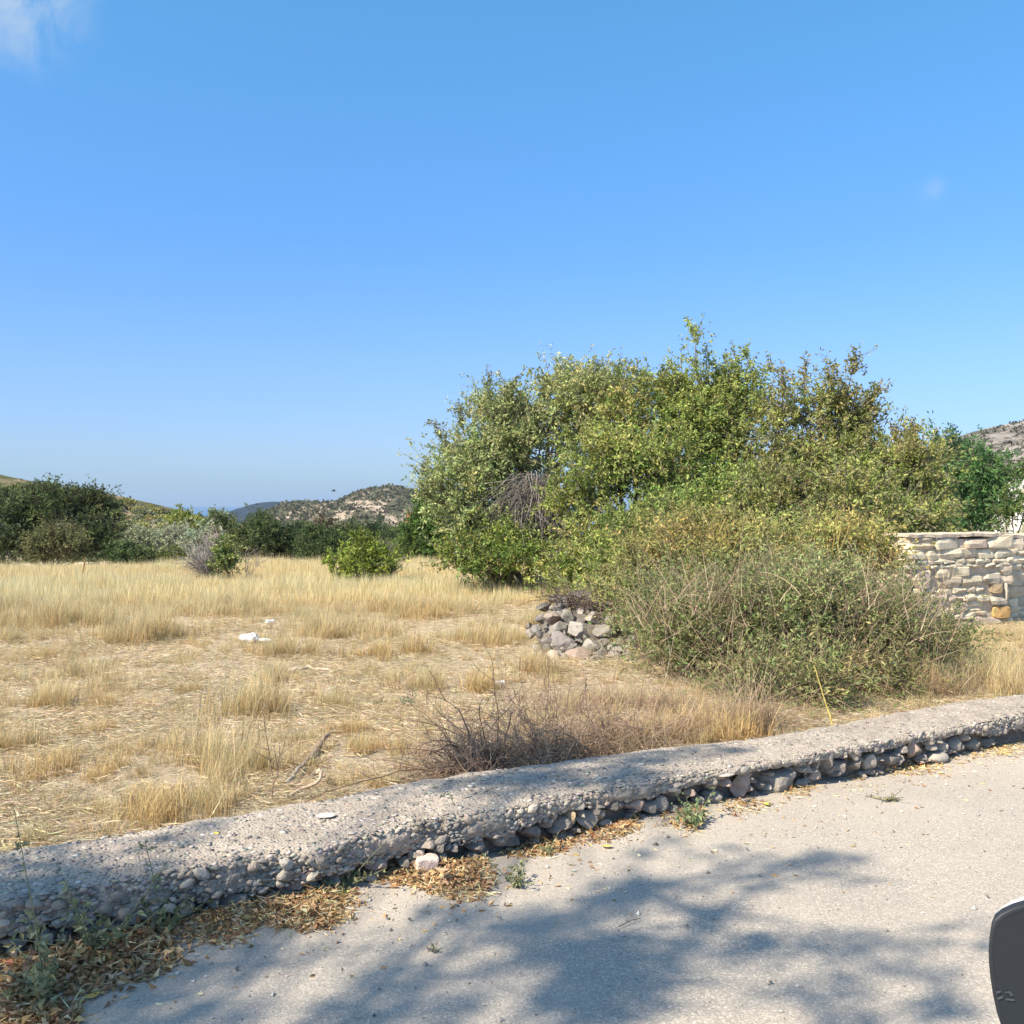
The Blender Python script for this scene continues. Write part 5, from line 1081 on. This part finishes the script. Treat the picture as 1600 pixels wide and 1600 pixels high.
# ------------------------------------------------------------------ leaf litter on the road, weeds, sticks
LC = [(.44, .27, .13), (.54, .39, .21), (.36, .20, .10), (.60, .46, .27), (.28, .17, .09), (.50, .34, .19)]
def road_z(x, y):
    x = np.asarray(x, float); y = np.asarray(y, float); nn_ = wall_off(x, y); s_ = x*DX.x+(y-4.22)*DX.y
    return .012*fbm(np.stack([x*1.3, y*1.3, x*0], -1), 3, 8)+.03*ss(-.35, 0, nn_)*(.6+.4*vnoise(np.stack([s_*2, nn_*3, x*0], -1), 12))
def litter_pile(pts_px, n, thick, label, cols=LC, leaf=.038, straw=.3, spread=1.0, grp='piles of fallen leaves at the foot of the kerb wall'):
    """pts_px: (px, row, rx, ry) blobs on the road"""
    a = Acc(); w_ = np.array([b[2]*b[3] for b in pts_px], float); w_ /= w_.sum(); k_ = RNG.choice(len(pts_px), n, p=w_)
    an_ = RNG.uniform(0, 6.28, n); rr = RNG.uniform(0, 1, n)**.6*(1+.22*vnoise(np.stack([np.cos(an_)*2.2, np.sin(an_)*2.2, k_*3.3], -1), 3)); out_ = RNG.uniform(0, 1, n) > .93; rr = np.where(out_, rr*1.5, rr)
    bb = np.array(pts_px, float)[k_]; px = bb[:, 0]+np.cos(an_)*rr*bb[:, 2]*spread; py = bb[:, 1]+np.sin(an_)*rr*bb[:, 3]*spread
    Yv = CAM_Z*F/(py-HZ); Xv = (px-800)/F*Yv; ok = wall_off(Xv, Yv) < .06; Xv, Yv, rr = Xv[ok], Yv[ok], rr[ok]; m_ = len(Xv)
    z = road_z(Xv, Yv)+.004+RNG.uniform(0, 1, m_)*thick*np.clip(1.1-rr, .05, 1)*(.6+.8*vnoise(np.stack([Xv*9, Yv*9, Xv*0], -1), 5).clip(-.4, 1))
    b = np.stack([Xv, Yv, z], -1)
    kind = RNG.uniform(0, 1, m_) < straw
    ax = unit(RNG.normal(size=(m_, 3))*np.array([1, 1, .38])); ax[kind, 2] *= .4
    sz_ = leaf*RNG.uniform(.5, 1.35, m_)
    leaves(a, b[~kind], ax[~kind], sz_[~kind], sz_[~kind]*.5, pal(cols, int((~kind).sum()), .2), fold=.35, curl=.25)
    leaves(a, b[kind], ax[kind], sz_[kind]*2.2, .0035, pal(PALE+GOLD+BRN, int(kind.sum()), .15), fold=.3)
    # curled underside shapes
    o = a.build('leaf_litter', M_litter); tag(o, label, 'leaf pile' if False else None, grp, 'stuff'); return o
litter_pile([(650, 1370, 85, 22), (720, 1385, 60, 24), (600, 1362, 40, 16), (740, 1360, 30, 14)], 2600, .05, 'big tan and orange leaf pile around the pinkish stone block', leaf=.027)
litter_pile([(900, 1308, 90, 17), (840, 1325, 60, 12), (970, 1298, 34, 14), (830, 1335, 50, 8)], 1700, .03, 'reddish brown leaf drift below the middle of the kerb wall', leaf=.025)
litter_pile([(1070, 1285, 34, 26), (1080, 1262, 26, 12)], 520, .04, 'straw and leaf pile around the leafy green weed', straw=.6, leaf=.028)
litter_pile([(1165, 1268, 40, 8), (1145, 1275, 22, 8)], 200, .012, 'thin scatter of straw right of the leafy weed', straw=.7, leaf=.026)
litter_pile([(1248, 1240, 28, 13), (1235, 1248, 18, 8)], 260, .02, 'small straw tuft of litter below the largest grey wall stone', straw=.7, leaf=.026)
litter_pile([(1335, 1212, 26, 10)], 150, .015, 'small patch of straw between the wall stones', straw=.7, leaf=.026)
litter_pile([(1425, 1200, 55, 12), (1435, 1190, 30, 12), (1390, 1205, 24, 9)], 560, .05, 'yellow straw and leaf pile beside the half buried stone', straw=.6, leaf=.025, cols=[(.62, .42, .18), (.66, .50, .26), (.52, .32, .14)])
litter_pile([(1575, 1168, 50, 16), (1545, 1178, 40, 10)], 600, .04, 'yellow straw pile at the right edge under the wall', straw=.7, leaf=.025, cols=[(.62, .44, .20), (.66, .52, .28)])
litter_pile([(1500, 1190, 40, 5)], 60, .01, 'thin straw scatter left of the right edge pile', straw=.8, leaf=.026)
litter_pile([(430, 1430, 110, 24), (340, 1455, 60, 20), (500, 1410, 60, 18), (480, 1440, 50, 16)], 3000, .035, 'brown leaves and straw strewn below the left part of the wall', straw=.45, leaf=.027)
litter_pile([(190, 1500, 90, 34), (120, 1520, 80, 36), (40, 1540, 60, 50), (230, 1475, 60, 26), (60, 1590, 70, 30)], 3300, .05, 'dark brown leaf heap under the weeds at the lower left corner', straw=.2, leaf=.032)
# scattered single leaves
a = Acc(); n = 420; u = RNG.uniform(-2.2, 4.6, n); nn_ = -np.abs(RNG.normal(0, .38, n))-.05; c = w2(np.stack([u, nn_, 0*u], -1))+np.array(W0); c[:, 2] = road_z(c[:, 0], c[:, 1])+.004
leaves(a, c, RNG.normal(size=(n, 3))*np.array([1, 1, .12]), RNG.uniform(.012, .035, n), .012, pal(LC+PALE, n), fold=.3); tag(a.build('leaf_litter', M_litter), 'loose leaf and straw bits strewn along the road edge', kind='stuff')
for (px, py, z_, c_, L_, lb) in [(535, 1404, 0, (.62, .55, .18), .055, 'single yellow-green leaf on the brown litter left of the big pile'), (143, 1560, 0, (.60, .42, .12), .05, 'yellow leaf on the road below the corner leaf heap'), (338, 1308, .195, (.70, .56, .10), .03, 'small yellow leaf on the slab top'), (948, 1330, 0, (.62, .50, .16), .05, 'yellowish leaf at the right end of the brown drift'), (1198, 1268, 0, (.70, .66, .12), .04, 'bright yellow leaf right of the leafy weed'), (690, 1368, .045, (.62, .46, .28), .06, 'curled tan leaf on top of the big pile'), (200, 1530, 0, (.50, .38, .26), .06, 'large pale brown leaf at the edge of the corner heap')]:
    q = GR(px, py, z_); a = Acc(); an_ = random.uniform(0, 6.28); zz = z_+(float(road_z(q.x, q.y)) if z_ < .1 else .006)+.008
    t = np.linspace(-1, 1, 9); wv = (1-t**2)**.8*.30; V_ = np.concatenate([np.stack([t*.5, wv, .12*t**2+.10*wv], 1), np.stack([t*.5, 0*t, .12*t**2-.02], 1), np.stack([t*.5, -wv, .12*t**2+.14*wv], 1)])*L_
    i = np.arange(8); a.add(V_, np.concatenate([np.stack([i, i+1, i+10, i+9], 1), np.stack([i+9, i+10, i+19, i+18], 1)]), c_); o = a.build('fallen_leaf', M_litter, loc=(q.x, q.y, zz)); o.rotation_euler.z = an_; tag(o, lb, 'leaf')

def weed(name, label, px, py, h, spread_, n_st, cols, leaf, per=12, z0=None, seed=0, bark=(.18, .20, .12), lay=.6, off=None):
    q = GR(px, py, 0); base = np.array([q.x, q.y, float(road_z(q.x, q.y)) if z0 is None else z0]); root = empty(name, base, label, 'weed')
    st = Acc(); lf = Acc(); K = n_st; t = np.linspace(0, 1, 7)
    dr = unit(np.stack([RNG.normal(0, lay, K), RNG.normal(0, lay, K), RNG.uniform(.3, 1, K)], 1)); 
    if off is not None: dr = unit(dr+np.array(off))
    L_ = h*RNG.uniform(.5, 1.15, K)
    pp = dr[:, None]*(L_[:, None]*t)[..., None]+RNG.normal(0, .25, (K, 1, 3))*(L_[:, None]*t**2)[..., None]*spread_; pp[..., 2] = np.maximum(pp[..., 2], .006)
    tubes(st, pp, .0026*(1-.6*t)[None]*np.ones((K, 1)), bark, 4); st.build('stem', M_bark, root)
    n, m_ = K, per; tl = RNG.uniform(.1, 1.0, (n, m_)); ti = np.clip(tl*6, 0, 5.99); i0 = ti.astype(int); ff = (ti-i0)[..., None]; rows = np.arange(n)[:, None]
    pos = (pp[rows, i0]*(1-ff)+pp[rows, i0+1]*ff).reshape(-1, 3); sz_ = leaf[0]*RNG.uniform(.5, 1.3, n*m_)
    leaves(lf, pos, RNG.normal(size=(n*m_, 3))+np.array([0, 0, .25]), sz_, sz_*leaf[1]/leaf[0], pal(cols, n*m_, .15), fold=.3, curl=.15); lf.build('leaves', M_leaf, root); return root
GG = [(.27, .28, .14), (.34, .34, .19), (.21, .22, .11)]
weed('weed', 'tall straggly grey-green weed at the lower left corner in front of the wall', 70, 1560, .36, 1, 12, GG, (.028, .013), 22, lay=.35)
weed('weed', 'sprawling grey-green weed in the leaves, second from the left corner', 140, 1500, .24, 1.2, 16, GG, (.028, .014), 18, lay=.7)
weed('weed', 'grey-green weed against the wall stones above the brown litter', 255, 1465, .17, 1.2, 12, GG+[(.28, .26, .16)], (.026, .014), 14, lay=.7)
weed('weed', 'small dull green weed under the slab at the left end of the big leaf pile', 540, 1392, .14, 1.2, 12, GG, (.026, .014), 12)
weed('weed', 'leafy grey-green weed hanging over the slab edge above the big leaf pile', 728, 1322, .17, 1.2, 16, GG+[(.24, .26, .17)], (.030, .018), 14, lay=.7, off=(.1, .1, .2))
weed('weed', 'small grey-green weed on the road right of the big leaf pile', 810, 1385, .09, 1.4, 12, GG, (.020, .011), 12, lay=1.0)
weed('weed', 'leafy green weed in the straw pile at the middle of the road edge', 1088, 1298, .13, 1.2, 16, [(.20, .26, .12), (.27, .31, .16)], (.024, .013), 14, lay=.8)
weed('weed', 'tiny green weed at the wall foot behind the brown leaf drift', 850, 1305, .09, 1, 8, GG, (.018, .01), 10)
weed('weed', 'tiny green weed growing from the road edge below the brown leaf drift', 672+0, 1360, .06, 1, 5, GG, (.016, .009), 8) if False else None
weed('weed', 'dry grey-green weed on the dust below the brown drift', 858, 1338, .06, 1.3, 8, GG, (.016, .007), 9, lay=1.2)
# pale green low weed in the field, dark little weed
q = GR(640, 1110, .03); weed('field_weed', 'low pale grey-green weed in the straw left of the bramble', 640, 1112, .12, 1, 18, [(.34, .37, .25), (.28, .32, .20)], (.03, .007), 14, z0=float(gz(q.x, q.y)), lay=.9)
q = GR(590, 1118, .03); weed('field_weed', 'tiny dark green weed on the bare straw', 592, 1115, .06, 1, 10, [(.14, .16, .09)], (.02, .006), 10, z0=float(gz(q.x, q.y)), lay=.9)

def stick(name, label, pts_, r_, col, cat='stick', Yf=None, knots=True):
    a = Acc(); Pn = np.array(pts_); t = np.linspace(0, 1, 14); tt = np.linspace(0, 1, len(Pn)); path = np.stack([np.interp(t, tt, Pn[:, k_]) for k_ in range(3)], 1)
    path += RNG.normal(0, r_*.25, path.shape); tubes(a, path[None], (r_*(1-.5*t))[None], col, 7)
    o = a.build(name, M_bark, smooth=True); return tag(o, label, cat)
def fp(px, py, dz=0.02): q = GR(px, py, 0.03); return (q.x, q.y, float(gz(q.x, q.y))+dz)
stick('stick', 'long pale bleached stick lying in the middle of the field', [fp(450, 1057), fp(480, 1054, .03), fp(522, 1056, .02)], .022, (.52, .43, .33))
stick('log', 'short weathered grey log lying at a slant in the straw left of the bramble', [fp(482, 1198, .02), fp(512, 1168, .06)], .024, (.24, .18, .14), 'log')
o = stick('root', 'curled pale root end lying just behind the kerb wall', [fp(452, 1258), fp(475, 1245, .03), fp(497, 1246, .05), fp(503, 1240, .08), fp(498, 1234, .09), fp(492, 1240, .07)], .011, (.46, .36, .26), 'root')
stick('root', 'grey dead branch trailing from the slanted log towards the kerb wall', [fp(448, 1235, .02), fp(466, 1215, .03), fp(482, 1200, .03)], .012, (.40, .34, .28), 'branch')
for i, (x0, y0, x1, y1, r_, c_, lb, ct) in enumerate([(305, 1293, 352, 1238, .005, (.62, .50, .28), 'straight pale dead stalk leaning right behind the slab', 'stalk'), (866, 1192, 846, 1140, .005, (.56, .46, .30), 'pale stalk leaning left at the right side of the bramble', 'stalk'), (1308, 1125, 1272, 1040, .006, (.66, .52, .16), 'tall yellow stalk leaning left in front of the big bush', 'stalk'), (1020, 1170, 1025, 1095, .0035, (.36, .26, .18), 'thin dark upright stem between the bramble and the big bush', 'stem')]):
    b = GR(x0, y0, .12); tp = P(x1, y1, b.y+.05); bz = float(gz(b.x, b.y+.05)); stick('dry_stalk', lb, [(b.x, b.y+.05, bz), ((b.x+tp.x)/2, b.y+.06, (bz+tp.z)/2+.01), tuple(tp)], r_, c_, ct)
for i, (x0, y0, x1, y1, lb) in enumerate([(424, 1262, 445, 1150, 'taller thin dark dead weed standing behind the slab at left'), (428, 1225, 410, 1110, 'thin dead weed leaning left beside the taller one')]):
    b = fp(x0, y0, 0); tp = np.array(P(x1, y1, b[1])); root = empty('dead_weed', b, lb, 'dead weed'); a = Acc(); Bq = np.array(b); t = np.linspace(0, 1, 8)[:, None]
    pth = Bq*(1-t)+tp*t+RNG.normal(0, .006, (8, 3)); tubes(a, (pth-Bq)[None], (.0035*(1-.6*t[:, 0]))[None], (.20, .15, .11), 5); a.build('stem', M_bark, root); a = Acc()
    for _ in range(8):
        k_ = random.randint(2, 7); d_ = unit(np.array([random.gauss(0, 1), random.gauss(0, .6), random.uniform(.3, 1)])); l_ = random.uniform(.04, .12); tubes(a, (pth[k_]-Bq+d_*np.linspace(0, l_, 4)[:, None])[None], np.array([[.002, .0018, .0014, .001]]), (.22, .17, .12), 4)
        leaves(a, (pth[k_]-Bq+d_*l_)[None], d_[None], .012, .007, np.array([[.3, .24, .16]]))
    a.build('twigs', M_bark, root)
b = gb(126, 895, 19.5); t2 = P(134, 868, 19.5); stick('wooden_stake', 'thin rusty brown stake leaning in the far tall grass at left', [b, ((b[0]+t2.x)/2, 19.5, (b[2]+t2.z)/2), tuple(t2)], .018, (.28, .15, .07), 'stake')
# twig on the sunlit road
q0, q1, q2 = GR(1362, 1249, 0), GR(1385, 1256, 0), GR(1412, 1250, 0); stick('twig', 'lone dry leafy twig on the sunlit road', [(q0.x, q0.y, .012), (q1.x, q1.y, .02), (q2.x, q2.y, .014)], .004, (.30, .27, .17), 'twig')
weed('dry_sprig', 'little dry sprig of leaves lying on the sunlit road', 1388, 1253, .09, 1, 7, [(.34, .30, .17), (.25, .24, .13)], (.02, .008), 8, lay=1.6)
q0, q1 = GR(968, 1453, 0), GR(1000, 1440, 0); stick('twig', 'short thin twig lying in the tree shade on the road', [(q0.x, q0.y, .012), ((q0.x+q1.x)/2, (q0.y+q1.y)/2, .018), (q1.x, q1.y, .012)], .002, (.18, .14, .10), 'twig')
weed('dry_sprig', 'curl of dry leaf lying in the tree shade on the road below the big pile', 676, 1490, .03, 1, 3, [(.38, .33, .22)], (.022, .01), 5, lay=1.6)

# crumpled white plastic bag
m, nt, o = mat_new('white_plastic_film'); k = NT(nt); k.bsdf(o, (.82, .83, .84), .35, None, .4, .25); M_bag = m
v, f = ICO3; vv = v.copy(); q = fp(395, 999, 0)
vv = vv*(1+.30*np.abs(fbm(v*2.2, 3, 5))[:, None]-.15)*np.array([.105, .09, .052]); vv += .012*fbm(v*6, 3, 9)[:, None]*v; vv[:, 2] = np.maximum(vv[:, 2]+.035, .0)
tail = v*np.array([.10, .035, .018])*(1+.3*fbm(v*3, 2, 8)[:, None])+np.array([.14, -.01, .018])
a = Acc(); a.add(vv, f, (1, 1, 1)); a.add(tail, f, (1, 1, 1)); o = a.build('plastic_bag', M_bag, loc=(q[0]-.03, q[1], q[2]+.005)); tag(o, 'crumpled white plastic bag lying in the straw of the field', 'plastic bag')
# bright scraps of litter
for (px, py, s_, lb) in [(782, 1078, .030, 'small shiny crumpled can among the dry stems above the bramble'), (422, 972, .035, 'small pale scrap of paper at the edge of the tall grass')]:
    q = fp(px, py, .02); a = Acc(); an_ = np.linspace(0, 2*np.pi, 13)[:-1]; ring = lambda x, r_: np.stack([np.full(12, x), np.cos(an_)*r_, np.sin(an_)*r_], 1)*(1+RNG.normal(0, .09, (12, 1)))
    V_ = np.concatenate([ring(-s_*1.3, s_*.5), ring(-s_*1.15, s_*.75), ring(0, s_*.66), ring(s_*1.1, s_*.75), ring(s_*1.3, s_*.5)]); i = np.arange(12); j = (i+1) % 12
    fs = [np.stack([i+12*k_, j+12*k_, j+12*(k_+1), i+12*(k_+1)], 1) for k_ in range(4)]; a.add(V_, [np.concatenate(fs)], (1, 1, 1)); a.add(V_[:12], [i[None]], (1, 1, 1)); a.add(V_[-12:], [i[None]], (1, 1, 1))
    o = a.build('crushed_can' if px == 782 else 'paper_scrap', M_bag, loc=q); o.rotation_euler.z = .5; tag(o, lb, 'can' if px == 782 else 'paper')

# ------------------------------------------------------------------ the car we look out of: door sill and wing mirror
m, nt, o = mat_new('black_grained_plastic'); k = NT(nt); tc = k.n('ShaderNodeTexCoord')
k.bsdf(o, (.022, .026, .030), .55, k.bump(k.noise(tc.outputs['Object'], 900, 2), .15, .0006), .4); M_blk = m
m, nt, o = mat_new('white_car_paint'); b_ = NT(nt).bsdf(o, (.82, .82, .80), .25, None, .5); b_.inputs['Coat Weight'].default_value = .6; M_wht = m
m, nt, o = mat_new('grey_mark'); NT(nt).bsdf(o, (.075, .088, .092), .6); M_mark = m
m, nt, o = mat_new('dark_door_trim'); NT(nt).bsdf(o, (.04, .042, .045), .7); M_trim = m
car = empty('car', (.2, .1, 0), 'car with a black wing mirror, white on top, at the lower right corner', 'car')
CB = np.array(car.location)
def mirror():
    Ym = .72
    def Q(px, py): return np.array(P(px, py, Ym))
    H = np.array([DX.x, DX.y, 0])            # heading of the car
    Wd = np.array([.97, -.24, 0])            # width axis of the mirror
    nrm = np.array([-.52, -.854, 0])          # face towards the camera side
    c = Q(1640, 1530)
    # outline in (u, w) metres around c, from the photograph's left edge, rounded
    ol = [(-44, 0), (-45.5, 0)]
    px_ = [(1600+90, 1400), (1660, 1402), (1620, 1408), (1600, 1413), (1580, 1419), (1563, 1427), (1552, 1436), (1547, 1448), (1544.5, 1465), (1543, 1485), (1543.5, 1505), (1546, 1530), (1550, 1556), (1556, 1584), (1562, 1602), (1572, 1630), (1590, 1656), (1620, 1674), (1660, 1682), (1700, 1684), (1760, 1680), (1800, 1660), (1815, 1620), (1820, 1540), (1812, 1470), (1790, 1425), (1750, 1406)]
    pts_ = np.array([Q(x, y) for x, y in px_]); n = len(px_)
    uv = (pts_-c)
    cen = uv.mean(0)
    def ringo(k_, d_): return c+cen+(uv-cen)*k_-nrm*d_
    R_ = [ringo(.90, .0015), ringo(.965, .0), ringo(.99, .002), ringo(1.0, .010)]
    a = Acc(); V_ = np.concatenate(R_)-CB; i = np.arange(n); j = (i+1) % n
    fs = np.concatenate([np.stack([i+n*k_, i+n*(k_+1), j+n*(k_+1), j+n*k_], 1) for k_ in range(3)]); a.add(V_, fs, (1, 1, 1)); a.build('rim', M_blk, car, smooth=True)
    a = Acc(); a.add(np.concatenate([ringo(.905, .0014)-CB, [c+cen-nrm*.0014-CB]]), np.stack([i, j, np.full(n, n)], 1), (1, 1, 1)); g_ = a.build('mirror_back', M_blk, car)
    # painted shell curving away forward from the rim
    ks = [(.998, .0105), (.985, .016), (.93, .030), (.80, .050), (.55, .070), (.2, .080)]
    a = Acc(); V_ = np.concatenate([ringo(*q_)+np.array([.0, 0, (.0010 if q_[1] > .0106 else 0)]) for q_ in ks]+[[c+cen-nrm*.083]])-CB
    fs = [np.concatenate([np.stack([i+n*k_, i+n*(k_+1), j+n*(k_+1), j+n*k_], 1) for k_ in range(len(ks)-1)]), np.stack([i+n*(len(ks)-1), np.full(n, n*len(ks)), j+n*(len(ks)-1)], 1)]
    a.add(V_, fs, (1, 1, 1)); a.build('painted_shell', M_wht, car, smooth=True)
    # faint lighter grey marks on the dark face
    a = Acc(); o_ = -nrm*.0004
    for L_ in ([(1556, 1549), (1564, 1548), (1563, 1552), (1557, 1553)], [(1558, 1559), (1566, 1556), (1567, 1560), (1559, 1563)], [(1570, 1550), (1578, 1549), (1583, 1556), (1580, 1557), (1576, 1552), (1570, 1552)], [(1571, 1560), (1584, 1561), (1585, 1565), (1572, 1563)]):
        a.add(np.array([Q(*p_) for p_ in L_])+o_-CB, [list(range(len(L_)))], (1, 1, 1))
    a.build('faint_mark', M_mark, car)
    # foot of the mirror down to the door
    a = Acc(); foot = np.array([.33, .36, 1.0]); t = np.linspace(0, 1, 8)[:, None]; st = c+cen-nrm*.05+np.array([0, 0, -.04]); pth = st*(1-t)+np.array([.60, .44, .98])*t; tubes(a, (pth-CB)[None], np.full((1, 8), .022), (1, 1, 1), 10); a.build('mirror_arm', M_blk, car, smooth=True)
mirror()
# door with its window sill, below the picture
a = Acc(); s = np.linspace(-1.2, .9, 30); prf = [(-.02, .96), (-.01, 1.0), (.03, 1.01), (.08, .98), (.115, .85), (.12, .6), (.09, .35), (.05, .28), (-.03, .28)]
O = np.array([.25, .22, 0]); V_ = np.array([[O+np.array([DX.x, DX.y, 0])*s_+np.array([DN.x, DN.y, 0])*q_[0]+np.array([0, 0, q_[1]-.02]) for q_ in prf] for s_ in s])-CB
id_ = np.arange(len(s)*len(prf)).reshape(len(s), -1); a.add(V_.reshape(-1, 3), np.stack([id_[:-1, :-1], id_[1:, :-1], id_[1:, 1:], id_[:-1, 1:]], -1).reshape(-1, 4), (1, 1, 1)); a.build('door', M_wht, car, smooth=True)

# ------------------------------------------------------------------ roadside tree behind us that shades the road
def shade_tree():
    base = np.array([-4.6, -5.6, .05]); root = empty('shade_tree', base, 'leafy roadside tree behind the viewer casting dappled shade on the road', 'tree')
    wd = Acc(); lf = Acc(); Ld = np.array(LDIR)
    BL = [(1050, 1328, 70, 9), (1120, 1340, 50, 8), (1275, 1345, 60, 9), (1325, 1378, 40, 6), (1180, 1362, 90, 14), (1250, 1395, 70, 9), (1000, 1345, 50, 16), (950, 1395, 90, 30), (1040, 1420, 110, 28), (1170, 1430, 130, 14), (1330, 1428, 90, 7), (1430, 1452, 80, 8), (1470, 1470, 40, 6),
          (690, 1430, 80, 10), (760, 1455, 90, 14), (850, 1450, 100, 22), (900, 1485, 120, 34), (620, 1490, 70, 14), (580, 1535, 80, 14), (1010, 1500, 130, 40), (1150, 1490, 110, 26), (1290, 1475, 90, 9), (1380, 1500, 110, 8), (1460, 1525, 80, 9), (1080, 1560, 130, 30), (860, 1560, 120, 34), (740, 1530, 90, 22), (960, 1590, 140, 20), (600, 1585, 100, 14), (470, 1580, 90, 8), (520, 1480, 40, 8), (1540, 1480, 60, 6), (1500, 1560, 60, 6), (230, 1600, 120, 12), (180, 1545, 120, 14), (1200, 1560, 110, 22), (1330, 1560, 80, 10), (1440, 1580, 90, 12), (700, 1590, 90, 16), (1250, 1598, 110, 12), (820, 1510, 90, 22), (930, 1540, 90, 20),
          (880, 1360, 70, 10), (800, 1400, 60, 8), (960, 1360, 60, 8),
          (400, 1455, 70, 12), (300, 1480, 110, 14), (190, 1520, 110, 22), (90, 1560, 110, 30), (230, 1560, 110, 16), (370, 1500, 70, 10), (40, 1490, 60, 40), (150, 1460, 90, 26), (260, 1440, 90, 22), (450, 1425, 70, 14), (330, 1585, 90, 10), (120, 1595, 120, 14),
          # over the slab and the field edge
          (120, 1350, 110, 10), (20, 1415, 60, 14), (60, 1318, 100, 7), (760, 1225, 70, 8), (840, 1215, 70, 10), (930, 1212, 70, 9), (900, 1240, 50, 8), (980, 1195, 50, 7), (1060, 1180, 60, 5), (1120, 1170, 40, 5), (800, 1190, 60, 6), (880, 1180, 60, 5), (960, 1228, 60, 6), (1020, 1215, 40, 5), 
          (150, 1330, 60, 4), (270, 1316, 60, 4), (380, 1352, 40, 4), (470, 1300, 40, 4), (50, 1345, 50, 5), (240, 1372, 50, 4), (590, 1290, 40, 4), (690, 1262, 40, 4),
          (760, 1175, 90, 8), (840, 1160, 80, 8)]
    cl_ = []
    for (px, py, rx, ry) in BL:
        zg = .19 if py < 1240 and px > 500 or (py < 1400 and px < 300) else 0
        g_ = np.array(GR(px, py, zg)); rxm = rx*g_[1]/F; rym = ry*g_[1]**2/(F*CAM_Z)
        m_ = max(3, int(rxm*rym*3.14/.0028))
        for _ in range(min(m_, 90)):
            an_ = random.uniform(0, 6.28); rr = math.sqrt(random.random()); H_ = random.uniform(5.2, 8.6)
            g2 = g_+np.array([math.cos(an_)*rr*rxm, math.sin(an_)*rr*rym, 0])
            if px > 430 and py > 1300 and float(fbm(np.array([g2*np.array([4.2, 4.2, 0])]), 2, 29)[0]) < .0: continue
            if random.random() < .25: continue
            cl_.append(g2-Ld*(H_/math.sin(SUN_EL)))
    cl_ = np.array(cl_); n = len(cl_); 
    per = 7; b = np.repeat(cl_, per, 0)+RNG.normal(0, .055, (n*per, 3)); sz_ = RNG.uniform(.05, .11, n*per)
    leaves(lf, b-base, RNG.normal(size=(n*per, 3)), sz_, sz_*.5, pal([(.09, .13, .04), (.12, .16, .05)], n*per, .15))
    # trunk, limbs reaching to groups of clumps
    t = np.linspace(0, 1, 10)[:, None]; top_ = np.array([-5.6, -4.2, 4.6]); tr = base*(1-t)+top_*t+np.sin(t*3.1)*np.array([.15, -.1, 0]); tubes(wd, (tr-base)[None], (.17*(1-.45*t[:, 0]))[None], (.17, .14, .11), 10)
    K = 30; i = RNG.choice(n, K, replace=False); e = cl_[i]; q = np.linspace(0, 1, 10)[None, :, None]; mid = top_*.45+e*.55+np.array([0, 0, .5])+RNG.normal(0, .25, (K, 3))
    pp = (1-q)**2*top_+2*q*(1-q)*mid[:, None]+q*q*e[:, None]; tubes(wd, pp-base, .030*(1-.85*q[..., 0])*np.ones((K, 1)), (.17, .14, .11), 6)
    K2 = 420; i = RNG.choice(n, K2); e = cl_[i]; flat = pp[:, 4:].reshape(-1, 3)
    dd = np.linalg.norm(e[:, None]-flat[None], axis=-1); st = flat[dd.argmin(1)]; q = np.linspace(0, 1, 5)[None, :, None]; p2 = st[:, None]*(1-q)+e[:, None]*q; tubes(wd, p2-base, .009*(1-.7*q[..., 0])*np.ones((K2, 1)), (.17, .14, .11), 4)
    wd.build('trunk', M_bark, root); lf.build('crown', M_leaf, root)
    print('shade clumps', n)
shade_tree()

# ------------------------------------------------------------------ haze
if True:
    m, nt, o = mat_new('haze_air'); pv_ = nt.nodes.new('ShaderNodeVolumePrincipled'); pv_.inputs['Color'].default_value = (.62, .78, 1.0, 1); pv_.inputs['Density'].default_value = HAZE = 6.5e-5; pv_.inputs['Anisotropy'].default_value = .2
    nt.links.new(pv_.outputs[0], o.inputs['Volume'])
    x0, x1, y0, y1, z0, z1 = -17500, 17500, -14500, 15500, -140, 120
    a = Acc(); a.add([(x0, y0, z0), (x1, y0, z0), (x1, y1, z0), (x0, y1, z0), (x0, y0, z1), (x1, y0, z1), (x1, y1, z1), (x0, y1, z1)], [[0, 3, 2, 1], [4, 5, 6, 7], [0, 1, 5, 4], [1, 2, 6, 5], [2, 3, 7, 6], [3, 0, 4, 7]], (1, 1, 1))
    tag(a.build('haze', m), 'thin blue summer haze', kind='stuff')
tri = 0
for o in C.objects:
    if o.type == 'MESH': tri += sum(max(0, x-2) for x in ([len(p.vertices) for p in o.data.polygons[:1]])) * len(o.data.polygons)
print('approx tris', tri, 'objects', len(C.objects))
